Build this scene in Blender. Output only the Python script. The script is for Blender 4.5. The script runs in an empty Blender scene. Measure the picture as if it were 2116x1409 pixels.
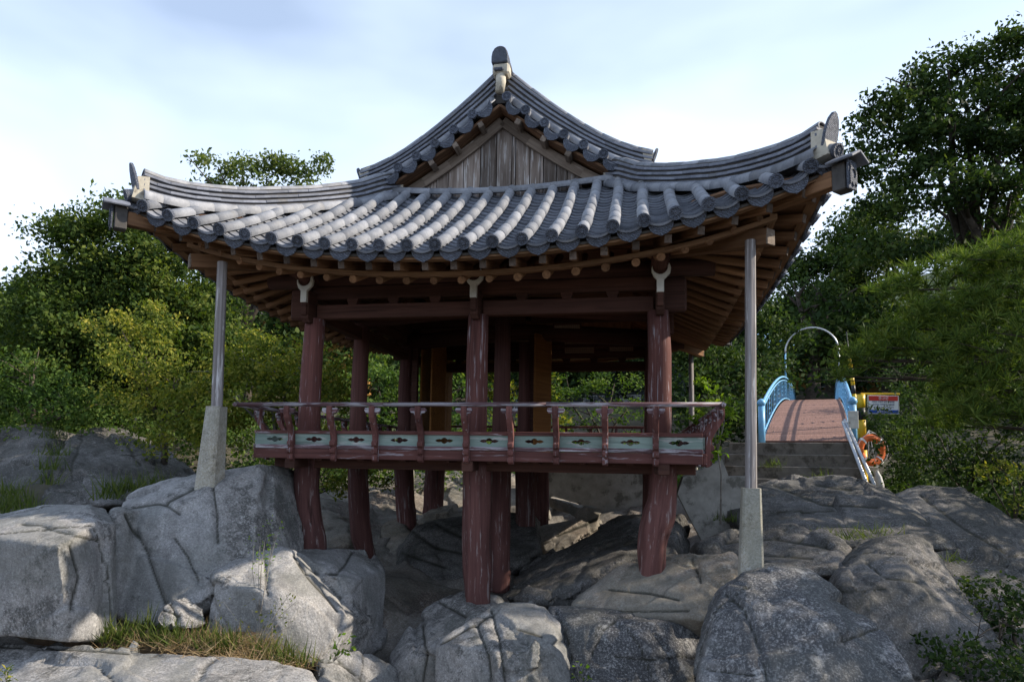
import bpy, bmesh, math, random
import numpy as np
from mathutils import Vector, Matrix, noise

rnd = random.Random(7)
SC = bpy.context.scene
COL = SC.collection
R_ = math.radians

# ------------------------------------------------------------------ camera (fitted to the pavilion's column grid)
FPX, PX, PY = 1400.0, 1058.0, 815.0
PITCH, ROLL, YAW = R_(5.5), 0.0157, R_(10.5)
CAMP = np.array([1.984, -8.277, 0.0])
_h = np.array([-math.sin(YAW), math.cos(YAW), 0]); _r = np.array([math.cos(YAW), math.sin(YAW), 0]); _u = np.array([0, 0, 1.0])
FW = _h * math.cos(PITCH) + _u * math.sin(PITCH)
_up = -_h * math.sin(PITCH) + _u * math.cos(PITCH)
CR = math.cos(ROLL) * _r + math.sin(ROLL) * _up
CU = -math.sin(ROLL) * _r + math.cos(ROLL) * _up
cd = bpy.data.cameras.new('camera'); cam = bpy.data.objects.new('camera', cd); COL.objects.link(cam)
cd.sensor_width = 36.0; cd.lens = FPX / 2116 * 36; cd.shift_y = (PY - 704.5) / 2116
cd.clip_start = 0.05; cd.clip_end = 3000
cam.matrix_world = Matrix(((CR[0], CU[0], -FW[0], CAMP[0]), (CR[1], CU[1], -FW[1], CAMP[1]), (CR[2], CU[2], -FW[2], CAMP[2]), (0, 0, 0, 1)))
SC.camera = cam

# ------------------------------------------------------------------ sky and sun
SUN_EL, SUN_AZ = R_(31), R_(79)          # azimuth clockwise from +Y
wd = bpy.data.worlds.new('World'); SC.world = wd; wd.use_nodes = True
nt = wd.node_tree; bg = nt.nodes['Background']
sky = nt.nodes.new('ShaderNodeTexSky'); sky.sky_type = 'NISHITA'; sky.sun_disc = False
sky.sun_elevation = SUN_EL; sky.sun_rotation = SUN_AZ; sky.air_density = 1.0; sky.dust_density = 0.6; sky.ozone_density = 2.0
bg.inputs[1].default_value = 0.13
# thin high cloud: soft streaks of white over the blue, thickest towards the horizon
tc = nt.nodes.new('ShaderNodeTexCoord')
mp = nt.nodes.new('ShaderNodeMapping'); mp.inputs['Scale'].default_value = (1.0, 1.0, 2.6); mp.inputs['Rotation'].default_value = (0.2, 0.5, 0.9)
nz = nt.nodes.new('ShaderNodeTexNoise'); nz.inputs['Scale'].default_value = 1.35; nz.inputs['Detail'].default_value = 4.0; nz.inputs['Roughness'].default_value = 0.46; nz.inputs['Distortion'].default_value = 0.5
sx = nt.nodes.new('ShaderNodeSeparateXYZ')
mr = nt.nodes.new('ShaderNodeMapRange'); mr.inputs[1].default_value = 0.15; mr.inputs[2].default_value = 0.85; mr.inputs[3].default_value = 0.30; mr.inputs[4].default_value = -0.24
ad = nt.nodes.new('ShaderNodeMath'); ad.operation = 'ADD'
cr = nt.nodes.new('ShaderNodeValToRGB'); cr.color_ramp.elements[0].position = 0.34; cr.color_ramp.elements[1].position = 0.74
cr.color_ramp.elements[0].color = (0.38, 0.38, 0.38, 1); cr.color_ramp.elements[1].color = (1, 1, 1, 1)
mx = nt.nodes.new('ShaderNodeMixRGB'); mx.inputs[2].default_value = (5.2, 6.15, 7.7, 1)
L = nt.links.new
L(tc.outputs['Generated'], mp.inputs['Vector']); L(mp.outputs[0], nz.inputs['Vector']); L(tc.outputs['Generated'], sx.inputs[0])
L(sx.outputs[2], mr.inputs[0]); L(nz.outputs[0], ad.inputs[0]); L(mr.outputs[0], ad.inputs[1]); L(ad.outputs[0], cr.inputs[0])
L(cr.outputs[0], mx.inputs[0]); L(sky.outputs[0], mx.inputs[1]); L(mx.outputs[0], bg.inputs[0])
sl = bpy.data.lights.new('sun', 'SUN'); sl.energy = 5.0; sl.angle = R_(0.6); sl.color = (1.0, 0.89, 0.74)
so = bpy.data.objects.new('sun', sl); COL.objects.link(so)
SUND = Vector((math.sin(SUN_AZ) * math.cos(SUN_EL), math.cos(SUN_AZ) * math.cos(SUN_EL), math.sin(SUN_EL)))
so.rotation_euler = SUND.to_track_quat('Z', 'Y').to_euler()
so.location = SUND * 60
vs = SC.view_settings
vs.view_transform = 'Standard'; vs.look = 'None'; vs.gamma = 1.0; vs.exposure = 0.62; vs.use_curve_mapping = False

# ------------------------------------------------------------------ helpers
def ray(x, y): return FW + CR * ((x - PX) / FPX) - CU * ((y - PY) / FPX)
def W(x, y, Y):                                   # photo pixel -> point on the plane y = Y
    d = ray(x, y); t = (Y - CAMP[1]) / d[1]; return Vector(CAMP + t * d)
def WD(x, y, depth):                              # photo pixel -> point at this horizontal distance
    d = ray(x, y); t = depth / (d @ _h); return Vector(CAMP + t * d)
def proj(P):
    d = np.asarray(P, float) - CAMP; z = d @ FW
    return np.stack([PX + FPX * (d @ CR) / z, PY - FPX * (d @ CU) / z], -1)

WM = {}
def link(o, parent=None, M=None):
    COL.objects.link(o); M = M or Matrix.Identity(4)
    if parent is not None:
        o.parent = parent; o.matrix_parent_inverse = WM[parent.name].inverted()
    o.matrix_basis = M; WM[o.name] = M
    return o
def tag(o, label=None, cat=None, group=None, kind=None):
    if label: o['label'] = label
    if cat: o['category'] = cat
    if group: o['group'] = group
    if kind: o['kind'] = kind
    return o
def thing(name, label, cat, loc=(0, 0, 0), group=None):
    return tag(link(bpy.data.objects.new(name, None), None, Matrix.Translation(Vector(loc))), label, cat, group)
def part(name, parent, loc=(0, 0, 0)):
    return link(bpy.data.objects.new(name, None), parent, Matrix.Translation(Vector(loc)))
def place(name, me, parent=None, M=None):
    return link(bpy.data.objects.new(name, me), parent, M)
def mesh(name, v, f, mat, smooth=False):
    me = bpy.data.meshes.new(name); me.from_pydata([tuple(p) for p in v], [], f)
    me.materials.append(mat)
    if smooth: me.polygons.foreach_set('use_smooth', [True] * len(me.polygons))
    me.update(); return me
def bm_mesh(name, bm, mat, smooth=False):
    me = bpy.data.meshes.new(name); bm.to_mesh(me); bm.free(); me.materials.append(mat)
    if smooth: me.polygons.foreach_set('use_smooth', [True] * len(me.polygons))
    return me
def centred(name, v, f, mat, parent=None, smooth=False, origin=None):   # world-space vertices -> object with its origin at their middle
    v = np.asarray(v, float); c = v.mean(0) if origin is None else np.asarray(origin, float)
    return place(name, mesh(name, v - c, f, mat, smooth), parent, Matrix.Translation(Vector(c)))
def frame(p0, p1, up=(0, 0, 1), at=0.5):
    p0 = Vector(p0); p1 = Vector(p1); x = (p1 - p0).normalized(); up = Vector(up)
    if abs(x.dot(up)) > 0.98: up = Vector((0, 1, 0)) if abs(x.y) < 0.9 else Vector((1, 0, 0))
    y = up.cross(x).normalized(); z = x.cross(y)
    M = Matrix((x, y, z)).transposed().to_4x4(); M.translation = p0.lerp(p1, at); return M
_bc = {}
def box_mesh(l, w, h, mat, bev=0.006, name='box'):
    k = (round(l, 3), round(w, 3), round(h, 3), mat.name, bev)
    if k not in _bc:
        bm = bmesh.new(); bmesh.ops.create_cube(bm, size=1.0, matrix=Matrix.Diagonal((l, w, h, 1)))
        if bev: bmesh.ops.bevel(bm, geom=bm.edges[:], offset=min(bev, w / 4, h / 4, l / 4), segments=1, affect='EDGES')
        _bc[k] = bm_mesh(name, bm, mat)
    return _bc[k]
def beam(name, p0, p1, w, h, mat, parent=None, up=(0, 0, 1), bev=0.006):
    l = (Vector(p1) - Vector(p0)).length
    return place(name, box_mesh(l, w, h, mat, bev, name), parent, frame(p0, p1, up))
def block(name, c, s, mat, parent=None, rz=0.0, bev=0.008):
    return place(name, box_mesh(s[0], s[1], s[2], mat, bev, name), parent, Matrix.Translation(Vector(c)) @ Matrix.Rotation(rz, 4, 'Z'))
def tube_vf(pts, rad, n=10, cap=True, rough=0.0, seed=0, flat=None):
    pts = [Vector(p) for p in pts]; v = []; f = []; m = len(pts)
    prev = None
    for i, p in enumerate(pts):
        t = (pts[min(i + 1, m - 1)] - pts[max(i - 1, 0)]).normalized()
        if prev is None:
            a = Vector((0, 0, 1)) if abs(t.z) < 0.9 else Vector((0, 1, 0))
            u = a.cross(t).normalized()
        else: u = (prev - t * prev.dot(t)).normalized()
        prev = u; w = t.cross(u)
        for j in range(n):
            a = 2 * math.pi * j / n; r = rad[i] if hasattr(rad, '__len__') else rad
            if rough: r *= 1 + rough * noise.noise(Vector((math.cos(a) * 1.3 + seed, math.sin(a) * 1.3, p.length * 1.6 + i * .15)))
            v.append(p + u * (math.cos(a) * r) + w * (math.sin(a) * r * (flat or 1)))
    for i in range(m - 1):
        for j in range(n):
            a = i * n + j; b = i * n + (j + 1) % n
            f.append((a, b, b + n, a + n))
    if cap: f.append(tuple(range(n))[::-1]); f.append(tuple(range((m - 1) * n, m * n)))
    return v, f
def tube(name, pts, rad, mat, parent=None, n=10, rough=0.0, seed=0, smooth=True, flat=None):   # local X runs along the member
    M = frame(pts[0], pts[-1]); Mi = M.inverted()
    v, f = tube_vf([Mi @ Vector(p) for p in pts], rad, n, True, rough, seed, flat)
    me = mesh(name, v, f, mat, smooth)
    return place(name, me, parent, M)
_lc = {}
def log(name, p0, p1, r0, r1, mat, parent=None, n=10):
    l = (Vector(p1) - Vector(p0)).length; k = (round(l, 2), round(r0, 4), round(r1, 4), n, mat.name)
    if k not in _lc:
        v, f = tube_vf([(-l / 2, 0, 0), (0, 0, 0), (l / 2, 0, 0)], [r0, (r0 + r1) / 2, r1], n)
        me = mesh(name, v, f, mat, True)
        for p in me.polygons:
            if len(p.vertices) > 4: p.use_smooth = False
        _lc[k] = me
    return place(name, _lc[k], parent, frame(p0, p1))
def prism_mesh(name, poly, depth, mat, bev=0.0, inner=()):      # outline in local XY (holes in inner), thickness along Z, centred
    bm = bmesh.new(); edges = []
    for ring in (poly, *inner):
        vs_ = [bm.verts.new((x, y, -depth / 2)) for x, y in ring]
        edges += [bm.edges.new((vs_[i], vs_[(i + 1) % len(vs_)])) for i in range(len(vs_))]
    if inner: bmesh.ops.triangle_fill(bm, edges=edges, use_beauty=True)
    else: bm.faces.new(bm.verts[:])
    bmesh.ops.recalc_face_normals(bm, faces=bm.faces[:])
    r = bmesh.ops.extrude_face_region(bm, geom=bm.faces[:])
    bmesh.ops.translate(bm, vec=(0, 0, depth), verts=[g for g in r['geom'] if isinstance(g, bmesh.types.BMVert)])
    bmesh.ops.recalc_face_normals(bm, faces=bm.faces[:])
    if bev:
        es = [e for e in bm.edges if len(e.link_faces) == 2 and e.calc_face_angle(0) > 0.9]
        bmesh.ops.bevel(bm, geom=es, offset=bev, segments=1, affect='EDGES')
    return bm_mesh(name, bm, mat)
def text_mesh(name, body, size, mat, depth=0.002, align='CENTER'):
    cu = bpy.data.curves.new(name, 'FONT'); cu.body = body; cu.size = size; cu.extrude = depth; cu.align_x = align; cu.align_y = 'CENTER'
    cu.resolution_u = 3
    to = bpy.data.objects.new(name, cu); COL.objects.link(to); bpy.context.view_layer.update()
    me = bpy.data.meshes.new_from_object(to.evaluated_get(bpy.context.evaluated_depsgraph_get()))
    bpy.data.objects.remove(to); bpy.data.curves.remove(cu); me.materials.clear(); me.materials.append(mat); return me
# ------------------------------------------------------------------ materials
class G:
    """a small node-graph builder"""
    def __init__(s, name):
        s.m = bpy.data.materials.new(name); s.m.use_nodes = True; s.t = s.m.node_tree; s.b = s.t.nodes['Principled BSDF']
        s.out = s.t.nodes['Material Output']; s.co = None
    def n(s, typ, **kw):
        x = s.t.nodes.new(typ)
        for k, v in kw.items(): setattr(x, k, v)
        return x
    def l(s, a, b): s.t.links.new(a, b)
    def coord(s, scale=(1, 1, 1), per_object=True):
        if s.co is None:
            tc = s.n('ShaderNodeTexCoord'); oi = s.n('ShaderNodeObjectInfo')
            mu = s.n('ShaderNodeVectorMath', operation='SCALE'); mu.inputs[0].default_value = (37.0, 91.0, 53.0)
            s.l(oi.outputs['Random'], mu.inputs['Scale'])
            ad = s.n('ShaderNodeVectorMath', operation='ADD')
            s.l(tc.outputs['Object'], ad.inputs[0])
            if per_object: s.l(mu.outputs[0], ad.inputs[1])
            s.co = ad.outputs[0]; s.rand = oi.outputs['Random']
        mp = s.n('ShaderNodeMapping'); mp.inputs['Scale'].default_value = scale
        s.l(s.co, mp.inputs['Vector']); return mp.outputs[0]
    def noise(s, vec, scale, detail=4, rough=0.55, dist=0.0):
        x = s.n('ShaderNodeTexNoise'); x.inputs['Scale'].default_value = scale; x.inputs['Detail'].default_value = detail
        x.inputs['Roughness'].default_value = rough; x.inputs['Distortion'].default_value = dist
        s.l(vec, x.inputs['Vector']); return x.outputs[0]
    def ramp(s, fac, *stops):
        x = s.n('ShaderNodeValToRGB'); e = x.color_ramp.elements
        while len(e) < len(stops): e.new(0.5)
        for i, (p, c) in enumerate(stops):
            e[i].position = p; e[i].color = (c, c, c, 1) if not hasattr(c, '__len__') else (*c, 1)
        s.l(fac, x.inputs[0]); return x.outputs[0]
    def mix(s, fac, a, b, mode='MIX'):
        x = s.n('ShaderNodeMixRGB', blend_type=mode)
        for i, q in ((0, fac), (1, a), (2, b)):
            if hasattr(q, 'is_linked'): s.l(q, x.inputs[i])
            elif i == 0: x.inputs[0].default_value = q
            else: x.inputs[i].default_value = (*q, 1)
        return x.outputs[0]
    def math(s, op, a, b=0.0):
        x = s.n('ShaderNodeMath', operation=op)
        for i, q in ((0, a), (1, b)):
            if hasattr(q, 'is_linked'): s.l(q, x.inputs[i])
            else: x.inputs[i].default_value = q
        return x.outputs[0]
    def done(s, col, rough=0.8, bump=None, strength=0.4, dist=0.01, metal=0.0, spec=0.22):
        if hasattr(col, 'is_linked'): s.l(col, s.b.inputs['Base Color'])
        else: s.b.inputs['Base Color'].default_value = (*col, 1)
        if hasattr(rough, 'is_linked'): s.l(rough, s.b.inputs['Roughness'])
        else: s.b.inputs['Roughness'].default_value = rough
        s.b.inputs['Metallic'].default_value = metal; s.b.inputs['Specular IOR Level'].default_value = spec
        if bump is not None:
            b = s.n('ShaderNodeBump'); b.inputs['Strength'].default_value = strength; b.inputs['Distance'].default_value = dist
            s.l(bump, b.inputs['Height']); s.l(b.outputs[0], s.b.inputs['Normal'])
        return s.m

def wood(name, lo, hi, grey=(0.3, 0.28, 0.27), worn=0.0, patch=6.0, vary=0.25, grain=26.0, rough=0.84, strength=0.5, axis=0):
    """grain along local X; worn = share of paint or surface gone grey in streaks"""
    g = G(name); sw = (lambda a, b: (a, b, b)) if axis == 0 else (lambda a, b: (b, a, b)); v1 = g.coord(sw(0.9, grain)); v2 = g.coord(sw(1.9, patch * 3.4)); v3 = g.coord((1.6, 1.6, 1.6))
    n1 = g.noise(v1, 1.0, 5, 0.62, 0.6); n2 = g.noise(v2, 1.0, 6, 0.66, 0.35); n3 = g.noise(v3, 1.0, 3)
    c = g.mix(g.ramp(n1, (0.32, 0.0), (0.68, 1.0)), lo, hi)
    c = g.mix(g.ramp(n3, (0.35, 0.0), (0.7, vary)), c, tuple(x * 0.45 for x in lo))
    if worn > 0:
        a = g.math('MULTIPLY', g.math('ADD', n2, g.math('MULTIPLY', n1, 0.35)), 1.0)
        t = 0.96 - 0.27 * worn
        c = g.mix(g.ramp(a, (t, 0.0), (t + 0.07, 1.0)), c, g.mix(n1, tuple(x * 0.75 for x in grey), tuple(min(1, x * 1.25) for x in grey)))
    k = g.ramp(g.rand, (0.0, 1 - vary), (1.0, 1 + vary))
    c = g.mix(1.0, c, k, 'MULTIPLY')
    cr_ = g.ramp(g.noise(g.coord(sw(0.5, grain * 0.6)), 1.0, 2, 0.5, 1.0), (0.28, 0.0), (0.36, 1.0))
    c = g.mix(g.math('MULTIPLY', g.math('SUBTRACT', 1.0, cr_), 0.55), c, tuple(x * 0.2 for x in lo))
    h = g.math('ADD', g.math('MULTIPLY', n1, 0.7), g.math('MULTIPLY', cr_, 0.6))
    return g.done(c, rough, h, strength, 0.012)

def granite(name, base=(0.30, 0.292, 0.286), dark=(0.05, 0.05, 0.047), pale=(0.46, 0.45, 0.435), lichen=0.45, tint=(0.30, 0.22, 0.14), tinted=0.25, speck=1.0, bumps=0.8):
    g = G(name); v = g.coord((1, 1, 1))
    big = g.noise(v, 0.9, 5, 0.6); mid = g.noise(v, 3.6, 7, 0.68, 0.3); blot = g.noise(v, 9.0, 8, 0.72); fine = g.noise(v, 48.0, 4, 0.8); grainy = g.noise(v, 210.0, 2, 0.6)
    c = g.mix(g.ramp(mid, (0.3, 0.0), (0.72, 1.0)), tuple(x * 0.72 for x in base), tuple(min(1, x * 1.22) for x in base))
    c = g.mix(g.math('MULTIPLY', g.ramp(big, (0.45, 0.0), (0.68, 1.0)), tinted), c, tint)
    # dark lichen and water stains in broken patches
    w = g.math('ADD', g.math('MULTIPLY', big, 0.62), g.math('MULTIPLY', blot, 0.46))
    t = 0.63 - 0.2 * lichen
    c = g.mix(g.math('MULTIPLY', g.ramp(w, (t, 0.0), (t + 0.07, 1.0)), 0.8), c, dark)
    p = g.noise(g.coord((1.3, 1.3, 1.3)), 5.2, 9, 0.74)
    c = g.mix(g.math('MULTIPLY', g.ramp(p, (0.56, 0.0), (0.64, 1.0)), 0.7), c, pale)
    c = g.mix(g.math('MULTIPLY', g.ramp(fine, (0.50, 0.0), (0.64, 1.0)), 0.46 * speck), c, (0.60, 0.59, 0.58))
    c = g.mix(g.math('MULTIPLY', g.ramp(fine, (0.33, 1.0), (0.45, 0.0)), 0.58 * speck), c, (0.045, 0.045, 0.045))
    c = g.mix(g.math('MULTIPLY', g.ramp(grainy, (0.36, 1.0), (0.48, 0.0)), 0.45 * speck), c, (0.06, 0.06, 0.06))
    # water streaks down the faces and broad patina
    st = g.noise(g.coord((3.4, 3.4, 0.45)), 1.0, 6, 0.68)
    c = g.mix(g.math('MULTIPLY', g.ramp(st, (0.50, 0.0), (0.66, 1.0)), 0.55), c, tuple(x * 0.38 for x in base))
    pt = g.noise(g.coord((0.7, 0.7, 0.7)), 1.7, 4, 0.55, 0.8)
    c = g.mix(g.math('MULTIPLY', g.ramp(pt, (0.47, 0.0), (0.56, 1.0)), 0.42), c, (base[0] * .42, base[1] * .45, base[2] * .42))
    # earth and moss caught in the joints
    ck = g.n('ShaderNodeAttribute', attribute_name='crack').outputs['Fac']
    c = g.mix(g.math('MULTIPLY', g.ramp(ck, (0.40, 0.0), (0.92, 1.0)), 0.85), c, (0.028, 0.028, 0.02))
    h = g.math('ADD', g.math('ADD', g.math('MULTIPLY', mid, 0.9), g.math('MULTIPLY', blot, 0.7)), g.math('ADD', g.math('MULTIPLY', fine, 0.30), g.math('MULTIPLY', ck, 0.0)))
    return g.done(c, 0.88, h, bumps, 0.03, spec=0.25)

def simple(name, col, rough=0.5, vary=0.12, scale=9.0, metal=0.0, spec=0.4, dirt=None, dirt_at=0.58, bump=0.15):
    g = G(name); v = g.coord(); n1 = g.noise(v, scale, 5, 0.65)
    c = g.mix(g.ramp(n1, (0.3, 0.0), (0.7, 1.0)), tuple(x * (1 - vary) for x in col), tuple(min(1, x * (1 + vary)) for x in col))
    if dirt: c = g.mix(g.ramp(g.noise(v, scale * 0.45, 8, 0.72), (dirt_at, 0.0), (dirt_at + 0.08, 0.9)), c, dirt)
    return g.done(c, rough, n1, bump, 0.01, metal, spec)

def tile_mat(name, lo, hi, moss=0.3, relief=False):
    g = G(name); v = g.coord(); n1 = g.noise(v, 7, 7, 0.7); n2 = g.noise(v, 60, 3, 0.6)
    c = g.mix(g.ramp(n1, (0.3, 0.0), (0.7, 1.0)), lo, hi)
    k = g.ramp(g.rand, (0.0, 0.80), (0.75, 1.06), (1.0, 1.28)); c = g.mix(1.0, c, k, 'MULTIPLY')
    c = g.mix(g.math('MULTIPLY', g.ramp(g.noise(v, 3.1, 8, 0.75), (0.56, 0.0), (0.68, 1.0)), moss), c, (0.25, 0.22, 0.16))
    c = g.mix(g.ramp(n2, (0.3, 0.25), (0.45, 0.0)), c, (0.03, 0.03, 0.03))
    h = n2
    if relief:
        vo = g.n('ShaderNodeTexWave', wave_type='RINGS', rings_direction='SPHERICAL'); vo.inputs['Scale'].default_value = 22.0; vo.inputs['Distortion'].default_value = 6.0; vo.inputs['Detail'].default_value = 1.5; vo.inputs['Detail Scale'].default_value = 3.0
        g.l(g.coord(), vo.inputs['Vector']); h = g.math('ADD', g.math('MULTIPLY', vo.outputs['Fac'], 1.4), n2)
        c = g.mix(g.ramp(vo.outputs['Fac'], (0.1, 0.5), (0.45, 0.0)), c, (0.05, 0.05, 0.055))
    return g.done(c, 0.72, h, 0.9 if relief else 0.35, 0.012 if relief else 0.006, spec=0.35)

def leaf_mat(name, cols, trans=0.35, rough=0.7, spec=0.12):
    """leaf colour varies by leaf and by spray through the point attributes 'leaf' and 'spray'"""
    g = G(name); at = g.n('ShaderNodeAttribute', attribute_name='leaf'); a2 = g.n('ShaderNodeAttribute', attribute_name='spray')
    f = g.math('ADD', g.math('MULTIPLY', at.outputs['Fac'], 0.55), g.math('MULTIPLY', a2.outputs['Fac'], 0.45))
    k = len(cols); c = g.ramp(f, *[(0.12 + 0.76 * i / (k - 1), q) for i, q in enumerate(cols)])
    g.l(c, g.b.inputs['Base Color']); g.b.inputs['Roughness'].default_value = rough; g.b.inputs['Specular IOR Level'].default_value = spec
    tr = g.n('ShaderNodeBsdfTranslucent'); mxs = g.n('ShaderNodeMixShader'); mxs.inputs[0].default_value = trans
    c2 = g.mix(1.0, c, (1.25, 1.35, 0.45), 'MULTIPLY'); g.l(c2, tr.inputs['Color'])
    g.l(g.b.outputs[0], mxs.inputs[1]); g.l(tr.outputs[0], mxs.inputs[2]); g.l(mxs.outputs[0], g.out.inputs['Surface'])
    return g.m

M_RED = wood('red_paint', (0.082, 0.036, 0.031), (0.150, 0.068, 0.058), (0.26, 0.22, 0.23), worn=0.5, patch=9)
M_REDW = wood('worn_red_paint', (0.090, 0.037, 0.033), (0.170, 0.072, 0.062), (0.31, 0.27, 0.29), worn=0.74, patch=7)
M_BALU = wood('baluster_paint', (0.090, 0.037, 0.033), (0.170, 0.072, 0.062), (0.31, 0.27, 0.29), worn=0.74, patch=7, axis=1)
M_RAIL = wood('rail_wood', (0.095, 0.042, 0.044), (0.18, 0.12, 0.13), (0.34, 0.32, 0.345), worn=1.1, patch=6)
M_STILT = wood('stilt_red', (0.078, 0.034, 0.031), (0.155, 0.070, 0.062), (0.23, 0.185, 0.18), worn=0.72, patch=6, grain=16, strength=0.95)
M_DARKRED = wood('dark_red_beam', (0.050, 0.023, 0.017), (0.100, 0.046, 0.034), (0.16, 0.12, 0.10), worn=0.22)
M_RAFT = wood('rafter_wood', (0.14, 0.070, 0.036), (0.30, 0.165, 0.085), (0.22, 0.17, 0.13), worn=0.35, patch=4, grain=22, vary=0.3)
M_SOFF = wood('soffit_wood', (0.12, 0.064, 0.036), (0.23, 0.13, 0.074), worn=0.2, grain=14, vary=0.3)
M_STRIP = wood('eave_strip_wood', (0.15, 0.080, 0.042), (0.30, 0.175, 0.095), (0.3, 0.24, 0.19), worn=0.25, vary=0.2)
M_GABLE = wood('gable_plank_wood', (0.115, 0.085, 0.066), (0.34, 0.285, 0.25), (0.40, 0.375, 0.36), worn=0.85, patch=9, grain=17, vary=0.45, strength=0.9)
M_BARGE = wood('bargeboard_wood', (0.12, 0.09, 0.068), (0.25, 0.20, 0.16), (0.34, 0.31, 0.28), worn=0.4, vary=0.2)
M_POST = wood('post_wood', (0.13, 0.115, 0.11), (0.33, 0.305, 0.30), (0.45, 0.44, 0.44), worn=0.8, vary=0.15)
M_ORANGE = wood('amber_wall_wood', (0.15, 0.062, 0.016), (0.25, 0.112, 0.03), worn=0.0, vary=0.15)
M_ENDGREY = wood('end_grain', (0.07, 0.052, 0.042), (0.155, 0.12, 0.098), worn=0.2, vary=0.4)
M_TEAL = wood('teal_panel_paint', (0.16, 0.22, 0.195), (0.26, 0.325, 0.29), (0.38, 0.37, 0.35), worn=0.8, patch=4, vary=0.12, grain=20)
M_WHITE = simple('chalk_white_paint', (0.62, 0.60, 0.54), 0.8, 0.15, dirt=(0.3, 0.26, 0.2))
M_PLASTER = simple('lime_plaster', (0.46, 0.42, 0.34), 0.9, 0.2, 12, dirt=(0.2, 0.17, 0.13), dirt_at=0.54, bump=0.5)
M_TILE = tile_mat('roof_tile_clay', (0.158, 0.168, 0.195), (0.29, 0.298, 0.318), 0.25)
M_PAN = tile_mat('pan_tile_clay', (0.115, 0.125, 0.152), (0.205, 0.215, 0.242), 0.3)
M_ENDT = tile_mat('end_tile_clay', (0.095, 0.110, 0.150), (0.18, 0.20, 0.25), 0.12, relief=True)
M_RIDGE = tile_mat('ridge_tile_clay', (0.120, 0.132, 0.168), (0.22, 0.235, 0.275), 0.35)
M_CORE = simple('ridge_mortar', (0.075, 0.07, 0.066), 0.95, 0.3)
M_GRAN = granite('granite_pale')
M_BED = granite('granite_bed', (0.21, 0.19, 0.167), (0.07, 0.05, 0.042), (0.30, 0.28, 0.25), lichen=0.4, tinted=0.6, tint=(0.20, 0.14, 0.085), speck=0.6)
M_GRANB = granite('granite_spotted', (0.20, 0.197, 0.20), (0.035, 0.036, 0.04), lichen=0.95, tinted=0.1)
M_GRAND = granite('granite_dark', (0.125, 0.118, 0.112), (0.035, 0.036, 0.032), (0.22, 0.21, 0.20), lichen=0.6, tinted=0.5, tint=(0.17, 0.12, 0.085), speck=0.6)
M_GRANT = granite('granite_tan', (0.30, 0.27, 0.23), (0.09, 0.08, 0.065), (0.40, 0.375, 0.33), lichen=0.22, tinted=0.7, tint=(0.26, 0.175, 0.10), speck=0.7)
M_STONE = granite('cut_granite', (0.40, 0.38, 0.32), (0.16, 0.14, 0.10), (0.5, 0.48, 0.42), lichen=0.2, tinted=0.55, tint=(0.36, 0.28, 0.16), bumps=0.5)
M_CONC = simple('concrete_old', (0.28, 0.27, 0.245), 0.92, 0.25, 5, dirt=(0.11, 0.105, 0.09), dirt_at=0.53, bump=0.5)
M_STEP = simple('concrete_step', (0.17, 0.15, 0.125), 0.92, 0.25, 6, dirt=(0.07, 0.06, 0.045), dirt_at=0.5, bump=0.5)
M_BLUE = simple('bridge_blue_paint', (0.17, 0.42, 0.66), 0.42, 0.1, 7, dirt=(0.30, 0.40, 0.46), dirt_at=0.56)
M_DECK = wood('bridge_deck_board', (0.175, 0.098, 0.078), (0.265, 0.152, 0.124), worn=0.0, vary=0.14, grain=40)
M_GALV = simple('galvanised_pipe', (0.46, 0.48, 0.50), 0.38, 0.08, metal=0.5)
M_YEL = simple('yellow_paint', (0.72, 0.46, 0.02), 0.4, 0.08)
M_BLACK = simple('black_paint', (0.02, 0.02, 0.022), 0.45, 0.2)
M_ORNG = simple('buoy_orange', (0.80, 0.17, 0.035), 0.5, 0.1, dirt=(0.5, 0.12, 0.05), dirt_at=0.6)
M_SWHITE = simple('sign_white', (0.80, 0.80, 0.80), 0.35, 0.03)
M_SRED = simple('sign_red', (0.62, 0.045, 0.03), 0.35, 0.05)
M_SBLUE = simple('sign_blue', (0.02, 0.075, 0.38), 0.35, 0.05)
M_INK = simple('sign_ink', (0.10, 0.13, 0.27), 0.5, 0.05)
M_ROPE = simple('white_rope', (0.62, 0.62, 0.60), 0.85, 0.1)
M_BARK = wood('tree_bark', (0.035, 0.028, 0.022), (0.10, 0.08, 0.062), worn=0.0, grain=9, strength=0.9)
M_BARKP = wood('pale_branch_bark', (0.14, 0.125, 0.105), (0.30, 0.28, 0.25), worn=0.0, grain=9)
M_SOIL = simple('forest_soil', (0.060, 0.052, 0.034), 0.95, 0.4, 3, dirt=(0.05, 0.07, 0.02), bump=0.8)
M_DIRT = simple('dry_soil', (0.13, 0.085, 0.05), 0.95, 0.4, 14, dirt=(0.05, 0.04, 0.025), dirt_at=0.5, bump=0.8)
M_HILL = simple('wooded_slope', (0.035, 0.06, 0.028), 0.95, 0.45, 0.3, bump=0.8)
L_DARK = leaf_mat('leaves_dark', [(0.014, 0.028, 0.009), (0.025, 0.048, 0.014), (0.046, 0.078, 0.02), (0.085, 0.115, 0.03)], 0.28)
L_LEFT = leaf_mat('leaves_left_bank', [(0.022, 0.042, 0.012), (0.042, 0.075, 0.018), (0.078, 0.115, 0.026), (0.14, 0.165, 0.036)], 0.36)
L_HAZED = leaf_mat('leaves_hazed', [(0.045, 0.072, 0.028), (0.08, 0.115, 0.042), (0.13, 0.165, 0.06), (0.18, 0.20, 0.075)], 0.42)  # leaf colours paled: the haze of distance is put into them
L_MID = leaf_mat('leaves_mid', [(0.028, 0.055, 0.014), (0.05, 0.095, 0.022), (0.085, 0.14, 0.032), (0.14, 0.18, 0.045)], 0.36)
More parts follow.
